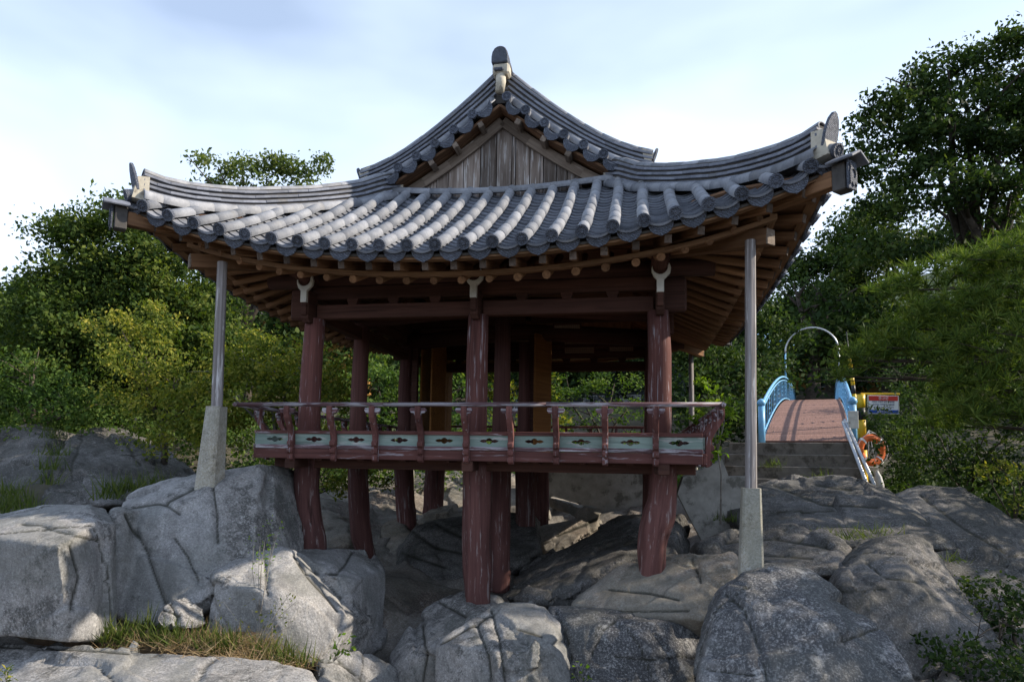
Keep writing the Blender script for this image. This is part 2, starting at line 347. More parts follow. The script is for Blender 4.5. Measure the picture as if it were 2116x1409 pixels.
L_YEL = leaf_mat('leaves_yellow_green', [(0.05, 0.08, 0.016), (0.11, 0.145, 0.026), (0.20, 0.215, 0.04), (0.32, 0.28, 0.055)], 0.38)
L_FRESH = leaf_mat('leaves_fresh', [(0.08, 0.15, 0.02), (0.15, 0.25, 0.03), (0.25, 0.34, 0.045)], 0.45)
L_PINE = leaf_mat('pine_needles', [(0.03, 0.055, 0.014), (0.065, 0.11, 0.022), (0.12, 0.17, 0.034), (0.18, 0.21, 0.05)], 0.32)
L_GRASS = leaf_mat('grass_blades', [(0.04, 0.065, 0.016), (0.08, 0.115, 0.026), (0.14, 0.155, 0.045)], 0.35)
L_DRY = leaf_mat('dry_grass', [(0.16, 0.11, 0.055), (0.27, 0.19, 0.11), (0.36, 0.28, 0.18)], 0.25)
# ------------------------------------------------------------------ the pavilion: roof
CX = 2.256; ROWS = (0.0, 1.57, 3.70, 5.44); YM = 2.72; XC, YC = 3.9, -1.55
PAV = thing('pavilion', 'old wooden pavilion on red log stilts under a grey tiled hip and gable roof', 'pavilion', (0, 0, -1.2))
def rise(t): t = abs(t); return 0.42 * t * t + 0.24 * t ** 4
def front_eave(x):
    t = x / XC; return -1.35 - 0.2 * t * t, rise(t)
def side_eave(y):
    t = (y - YM) / 4.27; return 3.70 + 0.2 * t * t, rise(t)
YT = 1.2
def hip_y(x): x = abs(x); return YT if x < 1.62 else 1.25 - (x - 1.62) / 2.23 * 2.75
def S(x, y):                                       # front skirt, bed of the pan tiles
    ye, r = front_eave(x); ze = 2.21 + r; zt = 3.80 + 0.035 * x * x
    f = (y - ye) / (YT - ye); return ze + (zt - ze) * (0.8 * f + 0.2 * f * f)
def Sn(x, y, e=0.02):
    a = Vector((0, e, S(x, y + e / 2) - S(x, y - e / 2))).normalized()
    xs = 1 if abs(x) < 3.85 else 0.5
    b = Vector((e, 0, (S(x + e / 2, y) - S(x - e / 2, y)) * 0.6)).normalized()
    n = b.cross(a).normalized(); return a, n
def verge(x): x = abs(x); return 5.26 - 0.86 * x + 0.11 * x * x
def side_frame(side, u):
    """point and outward direction helpers so that the eaves on four sides share one builder: u runs along the side"""
    if side == 'front': y, r = front_eave(u); return Vector((u, y, 0)), Vector((0, -1, 0)), Vector((1, 0, 0)), r
    if side == 'back': y, r = front_eave(u); return Vector((-u, 2 * YM - y, 0)), Vector((0, 1, 0)), Vector((-1, 0, 0)), r
    x, r = side_eave(u)
    if side == 'right': return Vector((x, u, 0)), Vector((1, 0, 0)), Vector((0, 1, 0)), r
    return Vector((-x, 2 * YM - u, 0)), Vector((-1, 0, 0)), Vector((0, -1, 0)), r

# bed sheets under the tiles
def sheet(name, fn, nu, nv, mat, parent, thick=0.03):
    v = []; f = []
    for i in range(nu + 1):
        for j in range(nv + 1):
            v.append(fn(i / nu, j / nv))
    n = len(v)
    v += [Vector(p) - Vector((0, 0, thick)) for p in v]
    k = nv + 1
    for i in range(nu):
        for j in range(nv):
            a = i * k + j; q = (a, a + k, a + k + 1, a + 1); f.append(q); f.append(tuple(n + t for t in q[::-1]))
    rim = [i * k for i in range(nu + 1)] + [nu * k + j for j in range(1, k)] + [i * k + nv for i in range(nu - 1, -1, -1)] + [j for j in range(nv - 1, 0, -1)]
    for a, b in zip(rim, rim[1:] + rim[:1]): f.append((a, n + a, n + b, b))
    return centred(name, v, f, mat, parent, True)
def skirt_pt(u, w, sgn=1, back=False):
    x = (u * 2 - 1) * 3.86; ye, r = front_eave(x); yh = max(hip_y(x), ye + 0.02); y = ye + 0.03 + (yh - ye) * w
    p = Vector((x, y, S(x, y))); return Vector((-x, 2 * YM - y, p.z)) if back else p
def side_pt(sg, y0=-1.5, y1=2 * YM + 1.5):
    def fn(u, w):
        y = y0 + u * (y1 - y0); xe, r = side_eave(y); yy = min(y, 2 * YM - y)
        if yy >= 1.15: xi, zi = 0.0, 5.24
        else: xi = 1.62 + (1.25 - yy) / 2.75 * 2.23; xi = min(xi, xe - 0.02); zi = S(xi, max(yy, front_eave(xi)[0])) + 0.02
        x = xi + (xe - xi) * w; ze = 2.21 + r
        if yy >= 1.15:
            z = verge(x) - 0.01 if x < 1.62 else (verge(1.62) - 0.01) + (ze - verge(1.62) + 0.01) * (x - 1.62) / (xe - 1.62)
        else: z = zi + (ze - zi) * w
        return Vector((sg * x, y, z))
    return fn
ROOF = sheet('roof', skirt_pt, 40, 12, M_CORE, PAV)
sheet('back_skirt', lambda u, w: skirt_pt(u, w, back=True), 30, 8, M_PAN, ROOF)
for sg in (1, -1):
    for ya, yb, nu in ((-1.5, 1.12, 16), (1.2, 2 * YM - 1.2, 20), (2 * YM - 1.12, 2 * YM + 1.5, 16)): sheet('side_slope', side_pt(sg, ya, yb), nu, 12, M_PAN, ROOF)
# the side slopes' tile rows cannot be picked apart from below: one part per slope
for sg in (1, -1):
    v = []; f = []; fn = side_pt(sg)
    for k in range(26):
        u = (k + 0.5) / 26; yk = -1.5 + u * (2 * YM + 3.0)
        if 0.8 < min(yk, 2 * YM - yk) < 1.35: continue
        pts = [fn(u, w) + Vector((0, 0, 0.06)) for w in np.linspace(0.02, 0.985, 9)]
        a, b = tube_vf(pts, 0.068, 7); o = len(v); v += a; f += [tuple(o + i for i in q) for q in b]
    tag(centred('tile_rows', v, f, M_TILE, ROOF, True), kind='stuff')

# tile prototypes (local X across, Y up the slope, Z out)
def convex_me(l, r0=0.068, r1=0.0655, th=0.014):
    v = []; f = []; n = 10
    for (y, ro, ri) in ((0, r0, r0 - th), (l * .95, r0, r0 - th), (l, r1, r1 - th)):
        for j in range(n + 1):
            a = R_(-14) + (math.pi + R_(28)) * j / n; v.append((ro * math.cos(a), y, ro * math.sin(a)))
        for j in range(n + 1):
            a = R_(-14) + (math.pi + R_(28)) * j / n; v.append((ri * math.cos(a), y, ri * math.sin(a)))
    k = n + 1; s = 2 * k
    for i in range(2):
        for j in range(n):
            a = i * s + j; f.append((a, a + 1, a + 1 + s, a + s)); b = a + k; f.append((b, b + s, b + s + 1, b + 1))
    for i, fl in ((0, 0), (2, 1)):
        for j in range(n):
            a = i * s + j; q = (a, a + k, a + k + 1, a + 1); f.append(q[::-1] if fl else q)
    return mesh('convex_tile', v, f, M_TILE, True)
def pan_me(l=0.32, w=0.143, sag=0.052, th=0.024):
    v = []; f = []; n = 8
    for y in (0, l):
        for dz in (0, -th):
            for j in range(n + 1):
                q = j / n * 2 - 1; v.append((q * w, y, sag * q * q + dz))
    k = n + 1
    for j in range(n):
        f += [(j, j + 1, 2 * k + j + 1, 2 * k + j), (k + j, 3 * k + j, 3 * k + j + 1, k + j + 1), (j, k + j, k + j + 1, j + 1), (2 * k + j, 2 * k + j + 1, 3 * k + j + 1, 3 * k + j)]
    return mesh('pan_tile', v, f, M_PAN)
def end_me(r=0.071, th=0.03):                       # round end tile with raised rim and an embossed blossom; faces -Y
    bm = bmesh.new(); n = 20; rings = [(0, -0.012), (0.018, -0.016), (0.026, -0.004), (0.05, -0.002), (0.053, -0.013), (r, -0.013), (r, th)]
    prev = None
    for rr, y in rings:
        if rr == 0: ring = [bm.verts.new((0, y, 0))]
        else: ring = [bm.verts.new((rr * math.cos(2 * math.pi * j / n), y - (0.006 if (0.024 < rr < 0.052 and j % 2) else 0), rr * math.sin(2 * math.pi * j / n))) for j in range(n)]
        if prev:
            for j in range(n):
                if len(prev) == 1: bm.faces.new((prev[0], ring[j], ring[(j + 1) % n]))
                else: bm.faces.new((prev[j], ring[j], ring[(j + 1) % n], prev[(j + 1) % n]))
        prev = ring
    bmesh.ops.recalc_face_normals(bm, faces=bm.faces[:])
    return bm_mesh('end_tile', bm, M_ENDT)
def drip_me():                                       # crescent drip plate with a raised border; local X across, Z up, faces -Y
    top = [(q * 0.142, 0.052 * q * q) for q in np.linspace(-1, 1, 13)]
    low = []
    for q in np.linspace(1, -1, 17):
        a = abs(q); low.append((q * 0.142 * (1 if a < .98 else 1), 0.052 - 0.165 * (1 - a ** 2.6) ** 0.55 - 0.014 * max(0, 1 - a * 5)))
    poly = top + low[1:-1]
    bm = bmesh.new(); vs_ = [bm.verts.new((x, 0, z)) for x, z in poly]; f0 = bm.faces.new(vs_)
    bmesh.ops.recalc_face_normals(bm, faces=[f0])
    if f0.normal.y > 0: f0.normal_flip()
    r = bmesh.ops.inset_region(bm, faces=[f0], thickness=0.011, depth=0.0)
    bmesh.ops.translate(bm, vec=(0, 0.006, 0), verts=f0.verts[:])
    r = bmesh.ops.inset_region(bm, faces=[f0], thickness=0.006, depth=0.0); bmesh.ops.translate(bm, vec=(0, -0.003, 0), verts=f0.verts[:])
    es = [e for e in bm.edges if len(e.link_faces) == 1]
    r = bmesh.ops.extrude_edge_only(bm, edges=es); bmesh.ops.translate(bm, vec=(0, 0.02, 0), verts=[g for g in r['geom'] if isinstance(g, bmesh.types.BMVert)])
    bmesh.ops.triangulate(bm, faces=[x for x in bm.faces if len(x.verts) > 4])
    return bm_mesh('drip_tile', bm, M_ENDT)
ME_CV = convex_me(0.375 + .045); ME_PAN = pan_me(); ME_END = end_me(); ME_DRIP = drip_me(); ME_CVS = convex_me(0.24)
def jig(s): return (rnd.random() - 0.5) * 2 * s
def axes(x, y, z, o): M = Matrix((x, y, z)).transposed().to_4x4(); M.translation = o; return M
SP = 0.318
def drip(o, out, along, tilt=0.25, par=ROOF):       # out = horizontal outward direction
    y = (-out).normalized(); z = Vector((0, 0, 1)); x = along.normalized(); z = x.cross(y).normalized()
    M = axes(x, y, z, o) @ Matrix.Rotation(tilt + jig(.05), 4, 'X') @ Matrix.Rotation(jig(.03), 4, 'Y')
    return place('drip_tile', ME_DRIP, par, M)
for i in range(25):                                  # valleys of pan tiles on the front skirt
    x = (i - 12) * SP; ye, r = front_eave(x); yh = hip_y(x)
    a, n = Sn(x, ye + .1); xa = a.cross(n).normalized()
    drip(Vector((x, ye - 0.012, S(x, ye) + 0.045)), Vector((0, -1, 0)), xa)
    y = ye - 0.01; k = 0
    while y < yh + 0.02:
        a, n = Sn(x, y + .1); xx = a.cross(n).normalized()
        M = axes(xx, a, n, Vector((x + jig(.004), y, S(x, y))) + n * (0.044 + jig(.003))) @ Matrix.Rotation(R_(-8.2) + jig(.008), 4, 'X') @ Matrix.Rotation(jig(.022), 4, 'Z')
        place('pan_tile', ME_PAN, ROOF, M); y += 0.165 * a.y * (1.0 if k else 0.75); k += 1
for i in range(26):                                  # ribs of convex tiles
    x = (i - 12.5) * SP
    if abs(x) > 3.8: continue
    ye, r = front_eave(x); yh = hip_y(x); y = ye - 0.005; k = 0
    a, n = Sn(x, y + .1); xx = a.cross(n).normalized(); o = Vector((x, y - .02, S(x, y))) + n * 0.105
    place('end_tile', ME_END, ROOF, axes(xx, a, n, o) @ Matrix.Rotation(jig(.06), 4, 'X') @ Matrix.Rotation(jig(.5), 4, 'Y'))
    while y < yh:
        a, n = Sn(x, y + .15); xx = a.cross(n).normalized()
        M = axes(xx, a, n, Vector((x + jig(.005), y, S(x, y))) + n * (0.103 + jig(.004))) @ Matrix.Rotation(jig(.014), 4, 'Z') @ Matrix.Rotation(jig(.012), 4, 'X')
        place('convex_tile', ME_CV, ROOF, M); y += 0.40 * a.y; k += 1
for side in ('right', 'left'):                       # eave tiles of the two side slopes
    for k in range(26):
        u = -1.5 + (k + 0.5) / 26 * (2 * YM + 3.0); e, out, al, r = side_frame(side, u)
        e.z = 2.21 + r; xx = al
        a = (-out * 0.78 + Vector((0, 0, 0.62))).normalized(); n = xx.cross(a).normalized()
        if n.z < 0: n = -n; xx = -xx
        place('end_tile', ME_END, ROOF, axes(xx, a, n, e + out * .02 + n * 0.07) @ Matrix.Rotation(jig(.5), 4, 'Y'))
        if k < 25:
            e2, out, al, r = side_frame(side, u + (2 * YM + 3.0) / 52); e2.z = 2.255 + r; drip(e2 + out * 0.012, out, xx)

# layered ridges: round bottom course, flat courses, round cap course, each tile its own piece
def ridge(name, pts, zb, zt, layers, parent, wid=0.20, tl=0.30, bottom=True, mats=None):
    """pts plan polyline points (x, y) by parameter s in 0..1, zb/zt base and top height by s"""
    def P(s, h): x, y = pts(s); b = zb(s); return Vector((x, y, b + (zt(s) - b) * h))
    ln = sum((P((i + 1) / 20, 0) - P(i / 20, 0)).length for i in range(20))
    v = []; f = []; ns = 16; w = wid * 0.36
    for i in range(ns + 1):
        s = i / ns; p = P(s, 0.05); q = P(s, 0.93); d = (P(min(1, s + .02), 0) - P(max(0, s - .02), 0)); d.z = 0; d.normalize(); m = Vector((-d.y, d.x, 0)) * w
        v += [p - m, p + m, q + m, q - m]
    for i in range(ns):
        for j in range(4): a = i * 4 + j; b = i * 4 + (j + 1) % 4; f.append((a, b, b + 4, a + 4))
    f += [(3, 2, 1, 0), tuple(ns * 4 + j for j in range(4))]
    R = centred(name, v, f, M_CORE, parent)
    def course(h, off, fn):
        n = max(2, round(ln / tl)); ss = [(i + off) / n for i in range(n + (0 if off else 0))]
        if off: ss = [0] + ss
        for i, s in enumerate(ss):
            e = ss[i + 1] if i + 1 < len(ss) else 1.0
            if e - s > 0.015: fn(P(s, h), P(e, h), s)
    H = lambda s: zt(s) - zb(s)
    def flat(p, q, s):
        l = (q - p).length + 0.012; me = box_mesh(round(l, 2), wid, 0.034, M_RIDGE, 0.004, 'ridge_tile')
        place('ridge_tile', me, R, frame(p, q) @ Matrix.Translation((0, jig(.005), jig(.002))) @ Matrix.Rotation(jig(.012), 4, 'Z') @ Matrix.Rotation(jig(.008), 4, 'Y'))
    def rnd_t(scale, side=0):
        def fn(p, q, s):
            a = (q - p).normalized(); x = a.cross(Vector((0, 0, 1))).normalized(); n = x.cross(a)
            M = axes(x, a, n, p + n * jig(.003)) @ Matrix.Diagonal((scale, (q - p).length / 0.405, scale, 1)) @ Matrix.Rotation(jig(.012), 4, 'Z')
            place('convex_tile', ME_CV, R, M)
        return fn
    if bottom:
        for sd in (-1, 1):                            # half-round tiles close the rows on both flanks
            def fn(p, q, s, sd=sd):
                a = (q - p).normalized(); x = a.cross(Vector((0, 0, 1))).normalized(); n = x.cross(a)
                M = axes(x, a, n, p + x * sd * wid * 0.5) @ Matrix.Diagonal((1.12, (q - p).length / 0.405, 1.12, 1)) @ Matrix.Rotation(sd * 0.35, 4, 'Y')
                place('convex_tile', ME_CV, R, M)
            course(0.14, 0.3, fn)
    h0, h1 = (0.34, 0.83) if bottom else (0.08, 0.85)
    for k in range(layers): course(h0 + (h1 - h0) * k / max(1, layers - 1), 0.0 if k % 2 else 0.5, flat)
    course(0.90, 0.25, rnd_t(1.02))
    return R, P
def horn(parent, o, out, w=0.19, h=0.29, lean=0.24, mat=None):      # upright ornamental end tile facing outwards
    poly = [(-w / 2, -0.06), (w / 2, -0.06), (w * .52, .06), (w * .49, h * .45), (w * .36, h * .75), (w * .15, h * .95), (0, h), (-w * .15, h * .95), (-w * .36, h * .75), (-w * .49, h * .45), (-w * .52, .06)]
    me = prism_mesh('horn_tile', poly, 0.035, mat or M_ENDT, 0.006)
    out = Vector(out).normalized(); x = Vector((0, 0, 1)).cross(out).normalized(); z = out; y = z.cross(x)
    return place('horn_tile', me, parent, axes(x, y, z, Vector(o)) @ Matrix.Rotation(lean, 4, 'X'))
def tab(xs, ys): return lambda s: float(np.interp(s, xs, ys))
ZHB = tab([0, .07, .2, .43, .57, .7, .85, .97, 1.05], [3.88, 3.80, 3.57, 3.31, 3.14, 3.04, 2.96, 2.95, 2.96])
ZHT = tab([0, .06, .2, .4, .54, .62, .7, .8, .9, .97, 1.02], [4.36, 4.29, 4.0, 3.72, 3.58, 3.49, 3.42, 3.355, 3.31, 3.32, 3.37])
HORN_OUT = {}
for sg in (1, -1):
    for back in (0, 1):
        def pl(s, sg=sg, back=back):
            x, y = sg * (1.62 + 2.17 * s), 1.25 - 2.68 * s
            return (x, 2 * YM - y) if back else (x, y)
        R, P = ridge('hip_ridge', pl, ZHB, ZHT, 4 if not back else 2, PAV, tl=0.30 if not back else 0.6)
        out = Vector((sg * 2.23, -2.75 if not back else 2.75, 0)).normalized(); e = P(1, 0)
        # plaster fills the outer end, a round tile and the horn stand on it
        x = Vector((-out.y, out.x, 0)); v = []
        for s, h, w in ((.985, .0, .115), (.985, .80, .108), (1.035, .06, .09), (1.02, .74, .085)):
            p = P(min(s, 1), h) + out * (max(0, s - 1) * 3.4); v += [p - x * w, p + x * w]
        f = [(0, 2, 6, 4), (1, 5, 7, 3), (4, 6, 7, 5), (2, 3, 7, 6), (0, 4, 5, 1), (0, 1, 3, 2)]
        centred('plaster_end', v, f, M_PLASTER, R)
        horn(R, P(1, .93) + out * 0.07 - Vector((0, 0, .19)), out)
        a = (out * -.86 + Vector((0, 0, .3))).normalized(); xx = a.cross(Vector((0, 0, 1))).normalized(); n = xx.cross(a)
        o = Vector((*pl(1.0)[:2], 0)) + out * 0.16; o.z = ZHB(1) + 0.055
        place('end_tile', ME_END, R, axes(xx, a, n, o)); place('convex_tile', ME_CV, R, axes(xx, a, n, o + a * .02))
        # inner end: plaster and a round tile
        centred('plaster_end', [Vector(p) for p in ((P(0, .1) - out * .05 - x * .1), (P(0, .1) - out * .05 + x * .1), (P(0, .92) - out * .05 + x * .09), (P(0, .92) - out * .05 - x * .09), (P(0, .1) + out * .06 - x * .085), (P(0, .1) + out * .06 + x * .085), (P(0, .92) + out * .06 + x * .08), (P(0, .92) + out * .06 - x * .08))], [(0, 1, 2, 3), (7, 6, 5, 4), (0, 4, 5, 1), (1, 5, 6, 2), (2, 6, 7, 3), (3, 7, 4, 0)], M_PLASTER, R)
        if not back:
            q = P(0, .82); place('end_tile', ME_END, R, axes(Vector((1, 0, 0)), Vector((0, 1, 0)), Vector((0, 0, 1)), q + Vector((-sg * .02, -.10, 0))))
# ridges down the two gable verges
YV = 1.28
for sg in (1, -1):
    for back in (0, 1):
        yy = YV if not back else 2 * YM - YV
        R, P = ridge('verge_ridge', lambda s, sg=sg, yy=yy: (sg * (0.10 + 2.1 * s), yy), lambda s: verge(0.10 + 2.1 * s) + 0.10 + 0.10 * max(0, s - .6) ** 1.3, lambda s: verge(0.10 + 2.1 * s) + 0.66 - 0.20 * min(1, s / .85) + 0.30 * max(0, s - .62) ** 1.4, 4 if not back else 2, PAV, tl=0.30 if not back else 0.6)
        horn(R, P(1, .80) + Vector((sg * .03, 0, -.02)), (sg, 0, .15), 0.17, 0.15, 0.5); centred('plaster_end', [P(.97, .1) + Vector((0, d, 0)) for d in (-.09, .09)] + [P(1, .85) + Vector((sg * .03, d, 0)) for d in (.09, -.09)] + [P(.93, .98) + Vector((0, d, 0)) for d in (-.08, .08)], [(0, 1, 2, 3), (3, 2, 5, 4), (0, 3, 4), (1, 5, 2), (0, 4, 5, 1)], M_PLASTER, R)
# main ridge
MR, P = ridge('main_ridge', lambda s: (0, 1.22 + (2 * YM - 2.44) * s), lambda s: 5.28, lambda s: 5.83 + 0.22 * abs(2 * s - 1) ** 2.2, 4, PAV, wid=0.26, tl=0.55)
def dome(o, sg):
    poly = [(-.125, -.02), (.125, -.02), (.125, .08), (.112, .15), (.08, .205), (.04, .23), (0, .237), (-.04, .23), (-.08, .205), (-.112, .15), (-.125, .08)]
    me = prism_mesh('ridge_cap', poly, 0.22, M_ENDT, 0.012); place('ridge_cap', me, MR, axes(Vector((1, 0, 0)), Vector((0, 0, 1)), Vector((0, -1, 0)), Vector(o)))
for yy, sg in ((1.10, -1), (2 * YM - 1.10, 1)):
    dome((0, yy, 5.85), sg)
    block('plaster_end', (0.015, yy - .005 * sg, 5.745), (0.255, 0.20, 0.17), M_PLASTER, MR, bev=0.03)
    block('ridge_tile', (-0.01, yy + sg * .11, 5.72), (0.14, 0.05, 0.05), M_ENDT, MR, bev=0.012)
    tube('plaster_end', [(0.0, yy + sg * .02, 5.67), (0.005, yy + sg * .03, 5.56), (-.01, yy + sg * .035, 5.40)], [.075, .078, .07], M_PLASTER, MR, 10, 0.15)
# verge tiles: short rows facing the front under each verge ridge
VG = part('verge', PAV, (0, 1.05, 5.2))
for back in (0, 1):
    fy = 1.0 if not back else 2 * YM - 1.0; dy = -1 if not back else 1
    for sg in (1, -1):
        for k in range(7):
            x = 0.06 + 0.285 * k + (0.06 if sg > 0 else -0.06) * 0; sl = math.atan(0.86 - 0.22 * x)
            xx = Vector((math.cos(sl), 0, -sg * math.sin(sl))) if sg > 0 else Vector((math.cos(sl), 0, math.sin(sl)))
            a = Vector((0, -dy, 0)); n = xx.cross(a) if dy < 0 else -(xx.cross(a))
            if n.z < 0: n = -n
            X = a.cross(n)
            o = Vector((sg * x, fy, verge(x) + 0.02)) + n * 0.085
            if k or sg > 0:
                place('end_tile', ME_END, VG, axes(X, a, n, o) @ Matrix.Rotation(jig(.4), 4, 'Y')); place('convex_tile', ME_CVS, VG, axes(X, a, n, o + a * .02) )
            x2 = x + 0.1425; o = Vector((sg * x2, fy + dy * .0, verge(x2) + 0.02)) + n * 0.028
            place('drip_tile', ME_DRIP, VG, axes(X, a, n, o) @ Matrix.Rotation(0.22 + jig(.04), 4, 'X')); place('pan_tile', ME_PAN, VG, axes(X, a, n, o + a * 0.005))
# gable: boarded triangle, barge boards, purlin ends and soffit boards
for back in (0, 1):
    gy = 1.36 if not back else 2 * YM - 1.36; d = -1 if not back else 1
    GB = part('gable', PAV, (0, gy, 4.0))
    xs = [-1.22, -1.02, -0.84, -0.60, -0.34, -0.09, 0.145, 0.20, 0.42, 0.62, 0.82, 0.98, 1.2]
    for a, b in zip(xs, xs[1:]):
        zt = lambda x: min(4.98, verge(x) - 0.22); t = 0.022; q = 0.006; off = jig(.008)
        top = [(b - q, zt(b)), (a + q, zt(a))] if a * b > 0 else [(b - q, zt(b)), (0, zt(0)), (a + q, zt(a))]
        poly = [(a + q, 3.72), (b - q, 3.72)] + top; n = len(poly)
        v = [(x, gy - d * t + off, z) for x, z in poly] + [(x, gy + d * t + off, z) for x, z in poly]
        f = [tuple(range(n)), tuple(range(n, 2 * n))[::-1]] + [(i, i + n, (i + 1) % n + n, (i + 1) % n) for i in range(n)]
        c = np.mean(v, 0); M = Matrix.Translation(Vector(c)) @ Matrix.Rotation(R_(-90), 4, 'Y')
        place('plank', mesh('plank', [M.inverted() @ Vector(p) for p in v], f, M_GABLE), GB, M)
    for sg in (1, -1):
        pts = [(x, verge(x) - 0.19) for x in (0.0, .4, .8, 1.2, 1.45)]
        for (x0, z0), (x1, z1) in zip(pts, pts[1:]):
            beam('bargeboard', (sg * x0, gy + d * .06, z0), (sg * (x1 + .01), gy + d * .06, z1 - .008), 0.05, 0.15, M_BARGE, GB, bev=.004)
        for j, (y0, y1) in enumerate(((gy + d * .29, gy + d * .12), (gy + d * .12, gy - d * .10))):
            for (x0, x1) in ((0.0, .75), (.75, 1.6)):
                beam('soffit_board', (sg * x0, (y0 + y1) / 2, verge(x0) - .045), (sg * x1, (y0 + y1) / 2, verge(x1) - .045), abs(y1 - y0) - .004, 0.04, M_SOFF, GB)
        for x in (.28, .66, 1.02):
            z = verge(x) - .115; beam('purlin_end', (sg * x, gy + d * .33, z), (sg * x, gy - d * .1, z), .085, .085, M_BARGE, GB, up=Vector((sg * .6, 0, 1)))
# tile course that closes the top of the front skirt under the gable
pr = [(x, 1.16, S(x, 1.16) + 0.155) for x in np.linspace(-1.66, 1.66, 12)]
for p, q in zip(pr, pr[1:]):
    p = Vector(p); q = Vector(q); a = (q - p).normalized(); n = Vector((0, -.3, 1)).normalized(); x = a.cross(n).normalized(); n = x.cross(a)
    place('convex_tile', ME_CV, ROOF, axes(x, a, n, p) @ Matrix.Diagonal((1.0, (q - p).length / .405, 1.0, 1)))
# ------------------------------------------------------------------ eaves: soffit boards, round rafters, flying rafters, edge strips
def rafters(side, n, half, lo, hi, wall, par):
    """lo..hi range of u; wall = distance outside the column line where the plate stands"""
    us = np.linspace(lo, hi, n)
    for k, u in enumerate(us):
        e, out, al, r = side_frame(side, float(u)); t = (u if side in ('front', 'back') else u - YM) / half
        # parallel in the middle, fanning towards the corner rafter at both ends
        lim = half - 1.85; c = float(u) if side in ('front', 'back') else float(u) - YM
        ci = c if abs(c) < lim else math.copysign(lim + (abs(c) - lim) * 0.22, c)
        plate = (abs(e.dot(out)) if side in ('front', 'back') else abs(e.x))
        base = e - al * (c - ci) if side in ('front', 'right') else e - al * (c - ci)
        depth = 1.35 + 0.2 * t * t
        inn = base - out * (depth + 0.42); inn.z = 2.62 + 0.05
        rr = r * 0.94
        tip = e - out * (0.46); tip = tip - al * (c - ci) * 0.30; tip.z = 2.045 + rr
        if abs(t) < 0.93: log('rafter', inn, tip, 0.052 + jig(.004), 0.046 + jig(.004), M_RAFT, par, 9)
        a = e - out * 0.85 - al * (c - ci) * 0.5; a.z = 2.30 + r * 0.94; b = e - out * 0.135; b.z = 2.123 + r
        if abs(t) < 0.965:
            beam('flying_rafter', a, b, 0.078, 0.092, M_RAFT, par, bev=.005)
            d = (b - a).normalized(); place('rafter_end', box_mesh(0.012, 0.074, 0.088, M_ENDGREY, .002, 'rafter_end'), par, frame(b - d * .004, b + d * .008))
EV = part('eave', PAV, (0, 0, 2.4))
rafters('front', 23, XC, -3.62, 3.62, 0, EV)
rafters('right', 27, 4.27, -1.25, 6.69, 0, EV)
rafters('left', 27, 4.27, -1.25, 6.69, 0, EV)
def strip(side, half, inset, z, w, h, mat, name, npc=6):
    us = np.linspace(-half, half, npc * 5 + 1)
    for k in range(npc):
        seg = us[k * 5:k * 5 + 6]; v = []; f = []
        for u in seg:
            e, out, al, r = side_frame(side, float(u) + (0 if side in ('front', 'back') else YM))
            c = float(u); lim = half - 1.85
            p = e - out * inset; p.z = z + r * (1 if inset < .3 else 0.94)
            for a, b in ((-w / 2, -h / 2), (w / 2, -h / 2), (w / 2, h / 2), (-w / 2, h / 2)): v.append(p + out * a + Vector((0, 0, b)))
        m = len(seg)
        for i in range(m - 1):
            for j in range(4): a = i * 4 + j; b = i * 4 + (j + 1) % 4; f.append((a, b, b + 4, a + 4))
        f += [(3, 2, 1, 0), tuple((m - 1) * 4 + j for j in range(4))]
        M = frame(v[0], v[-1]); place(name, mesh(name, [M.inverted() @ p for p in v], f, mat), EV, M)
for side, half, ins in (('front', 3.83, 3.42), ('right', 4.18, 3.78), ('left', 4.18, 3.78), ('back', 3.83, 3.42)):
    strip(side, half - .06, 0.10, 2.203, 0.11, 0.06, M_STRIP, 'eave_strip')
    strip(side, ins, 0.47, 2.118, 0.075, 0.052, M_STRIP, 'rafter_strip')
# boards that close the soffit between and above the rafters
def soffit(side, half, n):
    us = np.linspace(-half, half, n + 1)
    for k in range(n):
        v = []; f = []
        for u in (us[k] + .003, us[k + 1] - .003):
            e, out, al, r = side_frame(side, float(u) + (0 if side in ('front', 'back') else YM)); t = u / half
            c = float(u); lim = half - 1.75; ci = c if abs(c) < lim else math.copysign(lim + (abs(c) - lim) * 0.2, c)
            for dd, z, rr, sh in ((.06, 2.185, 1, 0), (.30, 2.235, 1, .15), (.80, 2.39, .93, .5), (1.30, 2.58, .62, .8), (1.78, 2.78, .2, 1)):
                p = e - out * (dd * (1 + .12 * t * t)) - al * (c - ci) * sh; p.z = z + r * rr
                if side in ('right', 'left') or True: pass
                v.append(p)
        m = 5
        for i in range(m - 1): f.append((i, i + 1, m + i + 1, m + i))
        me_v = v + [p + Vector((0, 0, .025)) for p in v]; f += [tuple(2 * m + i for i in q[::-1]) for q in f[:]]
        f += [(0, m, 3 * m, 2 * m)] + [(i + 1, i, 2 * m + i, 2 * m + i + 1) for i in range(m - 1)] + [(m + i, m + i + 1, 3 * m + i + 1, 3 * m + i) for i in range(m - 1)]
        M = frame(v[0], v[4]); place('soffit_board', mesh('soffit_board', [M.inverted() @ p for p in me_v], f, M_SOFF), EV, M)
for side, half, n in (('front', 3.84, 24), ('right', 4.2, 26), ('left', 4.2, 26), ('back', 3.84, 12)): soffit(side, half, n)
